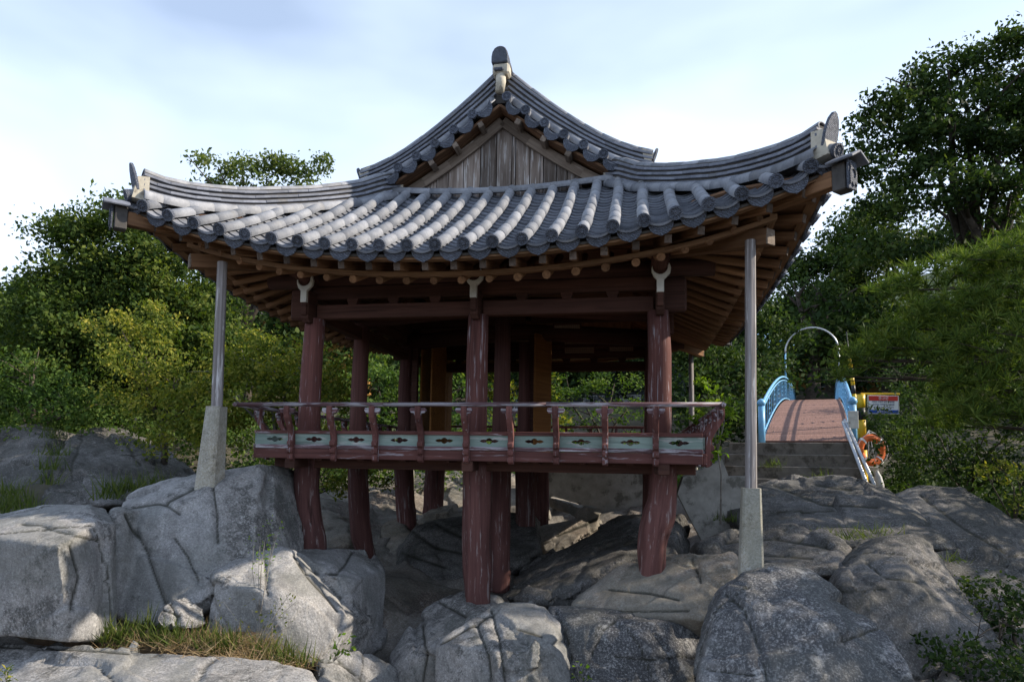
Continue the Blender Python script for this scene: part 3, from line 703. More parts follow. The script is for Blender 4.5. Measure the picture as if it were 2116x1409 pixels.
# corner rafters with the tile hood on their ends
for sg in (1, -1):
    for back in (0, 1):
        q = lambda x, y, z: Vector((sg * x, 2 * YM - y if back else y, z))
        beam('corner_rafter', q(1.9, .36, 2.62), q(3.34, -1.10, 2.33), 0.13, 0.17, M_RAFT, EV)
        beam('corner_rafter', q(2.6, -.30, 2.66), q(3.86, -1.55, 2.72), 0.12, 0.16, M_RAFT, EV)
        e = q(3.34, -1.10, 2.33); o = (e - q(1.9, .36, 2.62)); o.z = 0; o.normalize()
        place('rafter_end', box_mesh(.02, .126, .166, M_BARGE, .003, 'rafter_end'), EV, frame(e - o * .006, e + o * .014))
        e = q(3.93, -1.62, 2.71)
        H = block('corner_hood', e - o * .03, (.13, .15, .27), M_CORE, PAV, math.atan2(o.y, o.x), .01)
        z = Vector((0, 0, 1)); x = z.cross(o).normalized()
        fr = axes(x, z, o, e + o * .062)
        place('hood_face', box_mesh(.15, .28, .02, M_ENDT, .004, 'hood_face'), H, fr)
        orn = [(-.07, -.11), (-.03, -.075), (0, -.12), (.03, -.075), (.07, -.11), (.075, .02), (.055, .07), (.075, .11), (-.075, .11), (-.055, .07), (-.075, .02)]
        inn = [(.05 * math.cos(a) , .05 * math.sin(a) + .01) for a in np.linspace(0, 2 * math.pi, 10, False)]
        place('hood_ornament', prism_mesh('hood_ornament', orn, .012, M_ENDT, 0, [inn]), H, fr @ Matrix.Translation((0, 0, .016)) @ Matrix.Diagonal((.8, .95, 1, 1)))
        for s2 in (1, -1):
            beam('hood_roof', e + o * .02 + x * s2 * .0 + z * .21, e + o * .02 + x * s2 * .15 + z * .125, .27, .026, M_RIDGE, H, up=z)
# two courses: everything the roof rests on
CB = part('beam_frame', PAV, (0, 0, 2.0))
for Y in (0.0, 2 * ROWS[3] / 2):
    for x0, x1 in ((-CX, 0), (0, CX)):
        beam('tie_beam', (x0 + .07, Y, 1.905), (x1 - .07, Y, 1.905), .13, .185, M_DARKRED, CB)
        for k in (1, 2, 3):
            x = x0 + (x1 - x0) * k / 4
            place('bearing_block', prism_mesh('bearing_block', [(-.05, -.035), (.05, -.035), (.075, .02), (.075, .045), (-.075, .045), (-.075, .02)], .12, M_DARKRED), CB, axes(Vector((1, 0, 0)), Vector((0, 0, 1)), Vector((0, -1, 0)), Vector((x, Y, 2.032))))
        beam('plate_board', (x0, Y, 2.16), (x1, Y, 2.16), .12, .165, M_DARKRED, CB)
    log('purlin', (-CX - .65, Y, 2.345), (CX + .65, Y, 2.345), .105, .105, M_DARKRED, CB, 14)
for sg in (1, -1):
    for a, b in zip(ROWS, ROWS[1:]):
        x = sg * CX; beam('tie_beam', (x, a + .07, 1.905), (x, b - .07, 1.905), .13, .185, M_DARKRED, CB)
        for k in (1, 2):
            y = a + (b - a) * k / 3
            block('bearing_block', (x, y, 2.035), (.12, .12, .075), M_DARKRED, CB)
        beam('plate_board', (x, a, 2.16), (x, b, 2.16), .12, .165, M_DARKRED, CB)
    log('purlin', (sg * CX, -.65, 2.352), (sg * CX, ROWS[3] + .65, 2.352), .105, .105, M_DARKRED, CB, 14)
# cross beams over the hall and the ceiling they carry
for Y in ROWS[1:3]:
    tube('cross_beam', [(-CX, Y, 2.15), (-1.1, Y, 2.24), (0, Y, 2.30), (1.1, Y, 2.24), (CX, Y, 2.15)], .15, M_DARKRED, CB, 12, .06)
block('ceiling_board', (0, 2.72, 2.98), (3.9, 5.0, .04), M_SOFF, CB)
# bracket arms on the front columns: fork heads painted white
def bracket(x, Y, out):
    B = part('bracket', PAV, (x, Y, 1.9)); o = Vector(out)
    side = Vector((-o.y, o.x, 0))
    arm = [(-.05, 1.74), (.16, 1.74), (.205, 1.79), (.215, 1.86), (.215, 2.16), (-.05, 2.16)]
    place('bracket_arm', prism_mesh('bracket_arm', arm, .10, M_DARKRED, .008), B, axes(o, Vector((0, 0, 1)), o.cross(Vector((0, 0, 1))), Vector((x, Y, 0)) + o * .05))
    fork = [(-.042, 1.985), (.042, 1.985), (.042, 2.135), (.075, 2.165), (.115, 2.21), (.125, 2.27), (.11, 2.32), (.085, 2.345)] + [(.088 * math.cos(a), 2.285 + .088 * math.sin(a)) for a in np.linspace(.5, -math.pi - .4, 12)] + [(-.10, 2.27), (-.10, 2.23), (-.075, 2.17), (-.042, 2.135)]
    place('bracket_fork', prism_mesh('bracket_fork', fork, .05, M_WHITE, .004), B, axes(side, Vector((0, 0, 1)), -o if side.cross(Vector((0, 0, 1))).dot(o) < 0 else o, Vector((x, Y, 0)) + o * .29))
    log('bracket_purlin', Vector((x, Y, 2.285)) - o * .1, Vector((x, Y, 2.285)) + o * .30, .085, .085, M_DARKRED, B, 14)
    block('bracket_foot', Vector((x, Y, 1.905)) + o * .27, (.075, .05, .16) if abs(o.y) > .5 else (.05, .075, .16), M_DARKRED, B)
for x in (-CX, 0, CX): bracket(x, 0.0, (0, -1, 0))
for sg in (1, -1):
    for Y in ROWS: 
        if Y > 0: block('bracket', (sg * (CX + .13), Y, 2.0), (.24, .10, .36), M_DARKRED, PAV, bev=.03)
    block('bracket', (sg * (CX + .17), 0.0, 2.02), (.30, .11, .42), M_DARKRED, PAV, bev=.03)
# columns, stilts, floor
for i, x in enumerate((-CX, 0, CX)):
    for j, Y in enumerate(ROWS):
        if j in (1,) and i == 1: pass
        r = .146 if j == 0 else .132; sd = i * 7 + j * 3.1
        lx = -.02 * (i - 1)
        tube('column', [(x - jig(.02) * 1 + .02 * lx, Y, .02), (x + jig(.012), Y, .7), (x + jig(.01), Y, 1.3), (x + lx, Y, 1.82 if j == 0 else 2.12)], [r, r * .97, r * .93, r * .88], M_RED if j else M_REDW, PAV, 18, .035, sd)
def stilt(pxs, Y, zend, r, deep=.25):                            # crooked log legs, their bends read off the photograph
    pts = [W(px, py, Y) for px, py in pxs]; p = pts[-1].copy(); p.z -= deep; pts.append(p)
    p = pts[0].copy(); p.z = 0.0; pts[0] = p
    fine = []; rr = []
    m = len(pts)
    for i in range(m - 1):
        for k in range(4):
            t = k / 4; a = pts[max(0, i - 1)]; b = pts[i]; c = pts[i + 1]; d = pts[min(m - 1, i + 2)]
            fine.append(0.5 * ((2 * b) + (c - a) * t + (2 * a - 5 * b + 4 * c - d) * t * t + (3 * b - a - 3 * c + d) * t ** 3)); rr.append(r[i] + (r[min(i + 1, len(r) - 1)] - r[i]) * t)
    fine.append(pts[-1]); rr.append(r[-1])
    tube('stilt', fine, rr, M_STILT, PAV, 22, .20, Y * 3 + pxs[0][0] * .01)
stilt([(637, 965), (633, 1005), (636, 1060), (640, 1100), (642, 1145)], 0, 0, [.165, .162, .175, .185, .205])
stilt([(986, 965), (985, 1040), (983, 1110), (984, 1180), (986, 1245)], 0, 0, [.172, .168, .165, .165, .16])
stilt([(1371, 975), (1370, 1020), (1362, 1065), (1350, 1110), (1346, 1168)], 0, 0, [.16, .16, .19, .175, .15])
stilt([(738, 970), (743, 1050), (748, 1110), (758, 1155), (764, 1195)], 1.57, 0, [.145, .165, .16, .13, .11])
stilt([(833, 970), (838, 1040), (844, 1100)], 3.70, 0, [.16, .165, .165])
stilt([(900, 970), (896, 1015), (896, 1058)], 5.44, 0, [.20, .2, .21])
stilt([(1036, 970), (1034, 1080), (1033, 1185)], 1.57, 0, [.148, .148, .15])
stilt([(1084, 975), (1085, 1080), (1085, 1165)], 3.70, 0, [.165, .165, .165])
stilt([(1118, 975), (1118, 1050)], 5.44, 0, [.15, .15], .8)
stilt([(1352, 985), (1350, 1060), (1346, 1110)], 1.57, 0, [.15, .15, .15])
stilt([(1347, 985), (1347, 1060)], 3.7, 0, [.15, .15])
stilt([(1345, 985), (1345, 1060)], 5.44, 0, [.15, .15])
for k in range(16):
    y = -.46 + k * .40; block('floor_board', (0, y + .2, .075), (5.36, .392, .045), M_DARKRED, PAV)
for Y in ROWS: beam('floor_beam', (-CX - .42, Y, -.045), (CX + .40, Y, -.045), .17, .20, M_DARKRED, PAV)
for x in (-CX, 0, CX): beam('floor_beam', (x, -.42, -.05), (x, ROWS[3] + .45, -.05), .16, .17, M_DARKRED, PAV)
for x in (-CX, 0, CX): block('beam_end', (x + .02, -.46, -.085), (.13, .10, .12), M_DARKRED, PAV)
for x in np.linspace(-1.9, 1.9, 8): beam('floor_joist', (x, -.4, -.0), (x, 5.8, -.0), .08, .09, M_DARKRED, PAV)
# corner props under the roof corners, each a timber on a tapered granite stone
def prop(pts_t, Y, rb, rt, base_px, r0, r1):
    a, b = pts_t; tube('corner_post', [b, a.lerp(b, .5), a], [rb, rb, rt], M_POST, PAV, 8, .03)
def tapered(name, p_top, p_bot, wt, wb, mat):
    v = []; 
    for p, w in ((p_bot, wb), (p_top, wt)):
        c = w * .22
        for sx, sy in ((-1, -1), (1, -1), (1, 1), (-1, 1)):
            q = [(sx * w, sy * (w - c)), (sx * (w - c), sy * w)]
            if sx * sy < 0: q = q[::-1]
            if (sx, sy) in ((-1, -1), (1, 1)): pass
            v += [p + Vector((x, y, 0)) for x, y in q]
    f = [tuple(range(8))[::-1], tuple(range(8, 16))] + [(i, (i + 1) % 8, 8 + (i + 1) % 8, 8 + i) for i in range(8)]
    return centred(name, v, f, mat, PAV)
YP = -1.05
for (tx, ty), (mx_, my_), (bx_, by_), rr, wt, wb in (((458, 568), (448, 840), (434, 985), .062, .092, .128), ((1551, 528), (1552, 1008), (1551, 1190), .056, .088, .118)):
    a, b, c = W(tx, ty, YP), W(mx_, my_, YP), W(bx_, by_, YP); a.z = 2.32
    tube('corner_post', [b - Vector((0, 0, .02)), a.lerp(b, .5), a], [rr * 1.05, rr, rr * .95], M_POST, PAV, 8, .03, smooth=False)
    c.z -= .15; tapered('post_stone', b, c, wt, wb, M_STONE)
for sg in (1, -1):
    y = 2 * YM - YP; x = sg * 3.12
    tube('corner_post', [(x, y, -.1), (x, y, 1.1), (x, y, 2.32)], [.055, .055, .05], M_POST, PAV, 8, .03)
    tapered('post_stone', Vector((x, y, -.1)), Vector((x, y, -1.2)), .11, .14, M_STONE)
# railings
BAL = [(-.53, -.05), (-.565, -.03), (-.57, .01), (-.545, .035), (-.58, .055), (-.588, .09), (-.555, .12), (-.592, .145), (-.597, .18), (-.565, .21), (-.575, .26), (-.60, .32), (-.655, .40), (-.70, .47), (-.715, .54), (-.71, .61), (-.625, .61), (-.635, .53), (-.61, .44), (-.555, .36), (-.515, .28), (-.50, .20), (-.50, -.05)]
ME_BAL = prism_mesh('baluster', BAL, .068, M_BALU, .006)
ME_LOT = prism_mesh('rail_bracket', [(-.095, .588), (-.10, .56), (-.08, .53), (-.045, .525), (-.036, .49), (.036, .49), (.045, .525), (.08, .53), (.10, .56), (.095, .588)], .045, M_RAIL, .005)
def lobes(w):
    P = []; r = .034; k = .115
    for a in np.linspace(-2.3, -.84, 5): P.append((r * math.cos(a) * 1.1, r * math.sin(a) - .002))
    P += [(.04, -.014), (.065, -.020), (.09, -.014), (k, 0), (.09, .014), (.065, .020), (.04, .014)]
    for a in np.linspace(.84, 2.3, 5): P.append((r * math.cos(a) * 1.1, r * math.sin(a) + .002))
    P += [(-.04, .014), (-.065, .020), (-.09, .014), (-k, 0), (-.09, -.014), (-.065, -.020), (-.04, -.014)]
    return P
ME_PNL = {}
def panel_me(w):
    k = round(w, 2)
    if k not in ME_PNL: ME_PNL[k] = prism_mesh('panel', [(-w / 2, -.067), (w / 2, -.067), (w / 2, .067), (-w / 2, .067)], .022, M_TEAL, 0, [lobes(w)])
    return ME_PNL[k]
def railing(o, al, out, lo, hi, ks, corner=True):
    """o = point on the column line, al along, out outwards; bays between the positions ks"""
    o = Vector(o); al = Vector(al); out = Vector(out); Z = Vector((0, 0, 1)); RL = part('railing', PAV, o)
    pt = lambda u, d, z: o + al * u + out * d + Z * z
    for u in ks:
        M = axes(-out, Z, (-out).cross(Z), o + al * u)
        place('baluster', ME_BAL, RL, axes(out * -1, Z, (out * -1).cross(Z), o + al * (u + jig(.006))))
        place('rail_bracket', ME_LOT, RL, axes(al, Z, al.cross(Z), pt(u, .665, 0)))
    e = [lo] + list(ks) + [hi]
    for a, b in zip(e, e[1:]):
        m = (a + b) / 2; w = b - a
        if w < .2: continue
        place('panel', panel_me(w), RL, axes(al, Z, al.cross(Z), pt(m, .485, .214)))
        beam('rail_board', pt(a, .49, .302), pt(b, .49, .302), .05, .044, M_REDW, RL)
        beam('rail_board', pt(a, .495, .124), pt(b, .495, .124), .05, .046, M_RAIL, RL)
    beam('apron_board', pt(lo, .488, .038), pt(hi, .488, .038), .045, .122, M_REDW, RL)
    n = 3; us = np.linspace(lo - .22, hi + .22, n + 1)
    for a, b in zip(us, us[1:]): log('handrail', pt(a, .668, .63), pt(b - .002, .668, .63), .027, .027, M_RAIL, RL, 10)
    return RL
ks = [W(x, 870, -.58).x for x in (600, 688, 775, 868, 962, 1055, 1150, 1250, 1355)]
railing((0, 0, 0), (1, 0, 0), (0, -1, 0), -2.70, 2.70, ks)
ky = [-.40 + .53 * k for k in range(12)]
railing((CX - .02, 0, 0), (0, 1, 0), (1, 0, 0), -.48, 5.90, ky)
railing((-CX + .02, 2 * YM, 0), (0, -1, 0), (-1, 0, 0), -.46, 5.92, [u + .46 + .0 for u in ky][:0] + [-.40 + .53 * k + .14 for k in range(12)])
RB = part('railing', PAV, (0, 5.95, .3))
for z in (.70, .42): beam('rail_board', (-2.6, 5.93, z), (2.6, 5.93, z), .06, .05, M_REDW, RB)
for x in np.linspace(-2.6, 2.6, 11): beam('baluster', (x, 5.93, .05), (x, 5.93, .68), .05, .05, M_REDW, RB)
# the open boarded chamber between the rear columns
CH = part('chamber', PAV, (-.9, 4.5, 0))
def wall_boards(x, y0, y1, z0, z1, n, mat, nm='wall_board'):
    for k in range(n):
        a = y0 + (y1 - y0) * k / n; b = y0 + (y1 - y0) * (k + 1) / n
        block(nm, (x + jig(.004), (a + b) / 2, (z0 + z1) / 2), (.035, b - a - .006, z1 - z0), mat, CH)
wall_boards(-1.97, 3.72, 5.86, .1, 2.25, 6, M_ORANGE); wall_boards(.07, 3.72, 5.80, .1, 2.25, 6, M_ORANGE)
for x in (-2.06, .13): block('door_post', (x, 3.68, 1.2), (.10, .10, 2.2), M_DARKRED, CH)
block('lintel', (-.9, 3.68, 2.33), (2.14, .12, .14), M_DARKRED, CH); block('lintel', (-.9, 5.44, 1.96), (2.0, .12, .16), M_ORANGE, CH)
block('door_leaf', (-1.70, 3.95, 1.18), (.04, .5, 2.1), M_ORANGE, CH, R_(-14)); block('door_leaf', (.33, 3.62, 1.18), (.5, .04, 2.1), M_ORANGE, CH, R_(62))
for z0, z1 in ((.12, .75), (.79, 1.35), (1.39, 2.25)): block('wall_panel', (-2.12, 3.69, (z0 + z1) / 2), (.16, .05, z1 - z0), M_DARKRED, CH)
block('upper_wall', (-1.1, 3.72, 2.62), (2.2, .06, .45), M_DARKRED, CH)
block('upper_wall', (1.15, 5.44, 2.22), (2.1, .05, .28), M_DARKRED, PAV)
beam('tie_beam', (0.1, 3.70, 2.55), (2.2, 3.70, 2.55), .1, .16, M_DARKRED, CB)
# ------------------------------------------------------------------ ground: bedrock bed, bank and far slopes
CPT = []                                              # (x, y, z, reach) height hints
def cp(x, y, z, r=1.0): CPT.append((x, y, z, r))
for q in [(-9, -6, -1.9), (-4, -5, -1.85), (-2, -4, -2.0), (0, -3.5, -3.7), (2, -4, -3.7), (2.5, -2, -3.2), (1.5, -1.3, -2.9), (5, -4, -3.2), (6, -2.5, -2.6), (9, -5, -2.0), (0, -1.5, -3.1), (-.6, -.6, -2.45), (-.5, .6, -2.05), (-.2, 1.6, -1.85), (.8, 1.6, -1.75), (-2, 1.2, -1.75), (2.2, 1.2, -1.45), (0, 3, -1.8), (-2.2, 3.6, -1.5), (2.2, 3.5, -1.55), (-.4, 5.4, -1.4), (.9, 4.7, -1.85), (1.4, 4.0, -1.8), (-2.2, 5.4, -1.2), (2.2, 5.4, -1.15), (4, 1, -1.25), (3.2, -1, -1.9),
          (4.4, 4.5, -1.1), (6.5, 5, -1.15), (8.5, 3, -1.5), (5.5, 1.5, -1.7), (7, 1, -1.9), (9, 0, -1.5), (7, -1, -1.8), (-4.5, 1, -.95), (-6.5, .5, -.85), (-8, 3, -.4), (-11, 3, -.3), (-5, 4, -.8), (-4, 7, -.7), (-9, 8, .4), (-14, 4, .2), (-7, -2, -1.2), (-12, -2, -1.2), (0, 8.5, -.9), (3, 8, -.7), (0, 12, -.4), (5, 9, -.5), (9, 9, -1.2), (12, 6, -1.0), (14, 0, -1.2), (-6, 13, .5), (-14, 13, 1.4), (6, 14, -1.5), (14, 14, -.8), (0, 18, .2), (-10, 20, 2), (12, 22, .6), (5, 22, -.5), (-20, 10, 1.5), (22, 10, .5), (-20, 25, 3), (0, 28, 1.5), (12, 30, 1.8), (24, 26, 2.5)]: cp(*q)
CA = np.array(CPT)
def gz(x, y):
    x = np.asarray(x, float); y = np.asarray(y, float)
    d2 = (x[..., None] - CA[:, 0]) ** 2 + (y[..., None] - CA[:, 1]) ** 2 + .06
    w = d2 ** -1.6; return (w * CA[:, 2]).sum(-1) / w.sum(-1)
def grid(name, x0, x1, y0, y1, st, fz, mat, kind='structure', hole=None):
    xs = np.arange(x0, x1 + st / 2, st); ys = np.arange(y0, y1 + st / 2, st)
    X, Y = np.meshgrid(xs, ys, indexing='ij'); Z = fz(X, Y); n = len(ys)
    V = np.stack([X, Y, Z], -1).reshape(-1, 3)
    i, j = np.meshgrid(np.arange(len(xs) - 1), np.arange(n - 1), indexing='ij'); a = (i * n + j).ravel()
    F = np.stack([a, a + n, a + n + 1, a + 1], 1)
    if hole is not None: c = V[F].mean(1); F = F[~hole(c[:, 0], c[:, 1])]
    me = bpy.data.meshes.new(name); me.from_pydata(V.tolist(), [], F.tolist()); me.materials.append(mat)
    me.polygons.foreach_set('use_smooth', [True] * len(me.polygons))
    return tag(place(name, me), kind=kind)
def fbm(P, sc, octv=4, seed=0.0): return np.array([noise.fractal(Vector((p[0] * sc + seed, p[1] * sc, p[2] * sc)), 1.0, 2.1, octv) for p in P])
def facet(p, sc, sd):
    """tilted planar pieces: signed offset of p from the randomly leaning plane of its cell"""
    q = p * sc + Vector((sd * 1.7, sd * .9, sd)); q += Vector((noise.noise(q * 1.9), noise.noise(q * 1.9 + Vector((9, 2, 4))), noise.noise(q * 1.9 + Vector((3, 8, 1))))) * .09
    ds, ps = noise.voronoi(q); c = ps[0]; h = math.sin(c.x * 127.1 + c.y * 311.7 + c.z * 74.7) * 43758.5; a = (h - math.floor(h)) * 6.283; g = math.sin(c.x * 269.5 + c.y * 183.3 + c.z * 246.1) * 43758.5; b = (g - math.floor(g)) * 2 - 1
    dr = Vector((math.cos(a), math.sin(a), b)); return ((q - c).dot(dr) / sc, ds[1] - ds[0])
def bed(X, Y):
    z = gz(X, Y); P = np.stack([X.ravel(), Y.ravel(), 0 * X.ravel()], 1)
    n = fbm(P, .75, 5, 3.3).reshape(X.shape); fc = np.array([facet(Vector((p[0], p[1], 0)), 1.1, 5.0)[0] for p in P]).reshape(X.shape); return z + .09 * n + .15 * fc
grid('bedrock', -5.6, 7.6, -7, 7.2, .08, bed, M_BED)
def soil(X, Y):
    z = gz(X, Y); P = np.stack([X.ravel(), Y.ravel(), 0 * X.ravel()], 1)
    far = np.clip((Y - 18) / 60, 0, 1) ** 1.3 * 16
    far = far + np.clip((np.abs(X) - 18) / 40, 0, 1) * 6
    return z - .10 + .25 * fbm(P, .3, 4).reshape(X.shape) + far
grid('ground', -70, 70, -14, 90, .9, soil, M_SOIL, hole=lambda x, y: (x > -4.4) & (x < 6.4) & (y > -5.8) & (y < 6.0))
grid('ground', -900, 900, -500, 89, 60, lambda X, Y: -3.2 + 0 * X, M_SOIL)
def hills(X, Y):
    P = np.stack([X.ravel(), Y.ravel(), 0 * X.ravel()], 1); n = fbm(P, .006, 5, 9.).reshape(X.shape)
    return np.clip((Y - 80) / 330, 0, 1) * (70 + 26 * n + 75 * np.clip((X - 40) / 330, 0, 1)) - 4 + 14 * np.clip((Y - 60) / 60, 0, 1)
grid('hills', -700, 700, 60, 640, 14, hills, M_HILL)

# ------------------------------------------------------------------ boulders: hulls through surveyed corner points, fused, weathered and cracked
ROCKS = []
def rock(label, hulls, mat, vox=.045, amp=.045, seed=0., cracks=(), name='boulder', group='boulders and ledges around the pavilion', smooth=1, crk=.034, cat='boulder', chips=7):
    o = None; bm = bmesh.new()
    for h in hulls:
        back = (0, .5, -.08)
        if isinstance(h, tuple): h, back = h
        b2 = bmesh.new(); pts = []
        for px, py, Y in h:
            p = W(px, py, Y); pts += [p, p + Vector(back)]
        for p in pts: b2.verts.new(p)
        bmesh.ops.convex_hull(b2, input=b2.verts[:])
        bmesh.ops.delete(b2, geom=[v for v in b2.verts if not v.link_faces], context='VERTS')
        rc = random.Random(int(seed * 10) + len(h)); ext = max((a.co - b.co).length for a in b2.verts for b in b2.verts)
        for _ in range(chips):                          # knock chips off the edges and corners
            n = Vector((rc.gauss(0, 1), rc.gauss(-.7, .8), rc.gauss(.35, .8))).normalized(); hs = [v.co.dot(n) for v in b2.verts]; top_ = max(hs)
            dl = ext * rc.uniform(.008, .040)
            r = bmesh.ops.bisect_plane(b2, geom=b2.verts[:] + b2.edges[:] + b2.faces[:], plane_co=n * (top_ - dl), plane_no=n, clear_outer=True)
            es = [e for e in r['geom_cut'] if isinstance(e, bmesh.types.BMEdge)]
            if es: bmesh.ops.contextual_create(b2, geom=es)
        bmesh.ops.triangulate(b2, faces=b2.faces[:])
        me = bpy.data.meshes.new('t'); b2.to_mesh(me); b2.free(); bm.from_mesh(me); bpy.data.meshes.remove(me)
    me = bpy.data.meshes.new('t'); bm.to_mesh(me); bm.free()
    ob = bpy.data.objects.new('t', me); COL.objects.link(ob); md = ob.modifiers.new('r', 'REMESH'); md.mode = 'VOXEL'; md.voxel_size = vox * .72
    ROCKS.append((ob, label, mat, vox, amp, seed, cracks, name, group, smooth, crk, cat))
def seg_dist(P, A, B):
    d = B - A; t = np.clip(((P - A) @ d) / max(1e-9, d @ d), 0, 1); return np.linalg.norm(P - (A + t[:, None] * d), axis=1)
def finish_rocks():
    dg = bpy.context.evaluated_depsgraph_get(); dg.update()
    for ob, label, mat, vox, amp, seed, cracks, name, group, smooth, crk, cat in ROCKS:
        rj = random.Random(int(seed * 13) + 5); joints = []; az = rj.uniform(0, 3.14)
        me = bpy.data.meshes.new_from_object(ob.evaluated_get(dg)); n = len(me.vertices)
        co = np.empty(n * 3, np.float32); me.vertices.foreach_get('co', co); co = co.reshape(-1, 3).astype(float)
        ed = np.empty(len(me.edges) * 2, np.int32); me.edges.foreach_get('vertices', ed); ed = ed.reshape(-1, 2)
        deg = np.bincount(ed.ravel(), minlength=n)[:, None]
        for _ in range(smooth):
            s = np.zeros_like(co); np.add.at(s, ed[:, 0], co[ed[:, 1]]); np.add.at(s, ed[:, 1], co[ed[:, 0]]); co = co * .4 + .6 * s / np.maximum(deg, 1)
        me.vertices.foreach_set('co', co.ravel().astype(np.float32)); me.update()
        no = np.empty(n * 3, np.float32); me.vertices.foreach_get('normal', no); no = no.reshape(-1, 3)
        sd = Vector((seed * 7.3, seed * 3.1, seed))
        d = np.empty(n); ckv = np.zeros(n)
        lo_, hi_ = co.min(0), co.max(0); ext = float(np.linalg.norm(hi_ - lo_))
        if ext > .5:                                     # joint sets: two steep, one gently dipping
            for k in () if mat is M_GRANT or (mat is M_GRAN and len(cracks) > 3) else (0, 4) if mat is M_GRAND else (0, 1, 4) if ext < 1.6 else (0, 1, 3, 4):
                a_ = az + (0, 1.5, .12, 1.4, .7)[k] + rj.uniform(-.2, .2); t_ = (.12, -.1, .2, 0, 1.25)[k] + rj.uniform(-.15, .15)
                joints.append((Vector((math.cos(a_) * math.cos(t_), math.sin(a_) * math.cos(t_), math.sin(t_))), Vector([rj.uniform(lo_[i] + .2 * (hi_[i] - lo_[i]), hi_[i] - .2 * (hi_[i] - lo_[i])) for i in range(3)]), rj.uniform(-20, 20)))
        for i in range(n):
            p = Vector(co[i]); q = p * 1.15 + sd
            a = noise.noise(q); b = noise.noise(p * 2.7 + sd); c = noise.fractal(p * 6.5 + sd, 1.0, 2.2, 3)
            # chipped, ledge-like relief: rounded swells, sharp creases, fine pitting
            fc, eg = facet(p, .95, seed); f2, e2 = facet(p, 2.6, seed + 4)
            d[i] = amp * (.38 * a + .3 * (.5 - abs(b)) + .24 * c) + .08 * fc * min(1, amp / .04) + .035 * f2 * min(1, amp / .04) - .014 * math.exp(-(eg / .035) ** 2) * (a > -.05) * min(1, amp / .04)
            wa = .034 * b + .012 * noise.noise(p * 8 + sd)
            for nn, oo, sh in joints:
                t_ = (p - oo).dot(nn) + wa
                if abs(t_) < .22 and noise.noise(p * .9 + Vector((sh, 0, sh))) > .0:
                    e_ = math.exp(-(t_ / .011) ** 2); d[i] += .014 * math.tanh(t_ / .012) * math.exp(-abs(t_) / .12) - .017 * e_; ckv[i] = max(ckv[i], e_)
        co2 = co + no * d[:, None]
        if cracks:
            uv = proj(co2); facing = (no @ FW) < .15
            for cr_ in cracks:
                wpx, dep = 5.5, crk
                ds = np.full(n, 1e9)
                jit = np.array([noise.noise(Vector((p[0] * 3, p[1] * 3, p[2] * 3))) for p in co2]) * 5
                for a, b in zip(cr_, cr_[1:]): ds = np.minimum(ds, seg_dist(uv + jit[:, None] * np.array([[1, .3]]), np.array(a, float), np.array(b, float)))
                ckv = np.maximum(ckv, np.exp(-(ds / 4.0) ** 2) * facing)
                co2 = co2 - no * (dep * np.exp(-(ds / wpx) ** 2) * facing)[:, None]
        c = co2.mean(0); me.vertices.foreach_set('co', (co2 - c).ravel().astype(np.float32)); me.materials.clear(); me.materials.append(mat)
        me.polygons.foreach_set('use_smooth', [True] * len(me.polygons)); me.update(); me.name = name
        at_ = me.attributes.new('crack', 'FLOAT', 'POINT'); at_.data.foreach_set('value', ckv.astype(np.float32))
        bpy.data.objects.remove(ob)
        tag(place(name, me, None, Matrix.Translation(Vector(c))), label, cat, group)

rock('big square-cut pale boulder with a sunlit top, standing on the flat front slab', [([(-90, 1100, -2.9), (15, 1117, -2.9), (120, 1129, -2.95), (12, 1310, -2.9), (143, 1323, -2.95), (-90, 1310, -2.9), (200, 1078, -2.4), (191, 1187, -2.45), (195, 1325, -2.45), (0, 1070, -2.1), (58, 1050, -2.0), (128, 1041, -2.0), (183, 1042, -2.05), (-90, 1075, -2.1)], (0, .25, -.05))], M_GRAN, .032, .016, 1., [[(150, 1125), (165, 1190), (150, 1260)]], chips=2)
rock('tall leaning slab of pale granite carrying the stone of the wooden corner post', [([(230, 1048, -1.3), (280, 1016, -.9), (405, 983, -.6), (467, 965, -.6), (536, 955, -.7), (549, 1132, -1.2), (530, 1175, -1.5), (400, 1250, -1.9), (215, 1280, -2.0), (235, 1100, -1.75), (440, 1000, -1.2), (300, 1080, -1.7), (350, 1300, -2.05)], (0, .9, -.1)), ([(538, 1050, -.75), (566, 1052, -.6), (570, 1140, -.75), (545, 1150, -1.0)], (0, .6, 0)), ([(225, 1050, -1.8), (252, 1060, -1.8), (248, 1180, -2.0), (225, 1270, -2.1), (204, 1270, -2.1), (206, 1100, -2.0)], (0, .5, 0))], M_GRAN, .034, .026, 2.,
     [[(262, 1062), (275, 1090), (300, 1140), (330, 1225), (345, 1265)], [(405, 1002), (340, 1035), (270, 1045)], [(440, 985), (447, 1050), (450, 1120)], [(360, 1110), (390, 1150), (408, 1200)], [(335, 1035), (370, 1060)]], crk=.038, chips=4)
rock('low rounded outcrop under the front corner stilt by the weeds', [([(590, 1130, .5), (735, 1135, .5), (761, 1195, -.5), (758, 1345, -.6), (727, 1187, -1.0), (715, 1350, -1.15), (620, 1180, -1.1), (560, 1150, -.9), (560, 1400, -1.0)], (0, .6, -.1)), ([(545, 1142, -1.3), (577, 1133, -1.15), (605, 1140, -1.2), (640, 1190, -1.4), (727, 1270, -1.35), (690, 1365, -1.6), (560, 1225, -1.9), (420, 1200, -1.95), (400, 1330, -2.0), (560, 1375, -1.95), (450, 1165, -1.5)], (0, .7, -.2))], M_GRAN, .034, .036, 3., [[(610, 1145), (640, 1190), (700, 1260)], [(640, 1180), (700, 1183), (730, 1140)], [(545, 1150), (555, 1230)], [(670, 1195), (705, 1235)]])
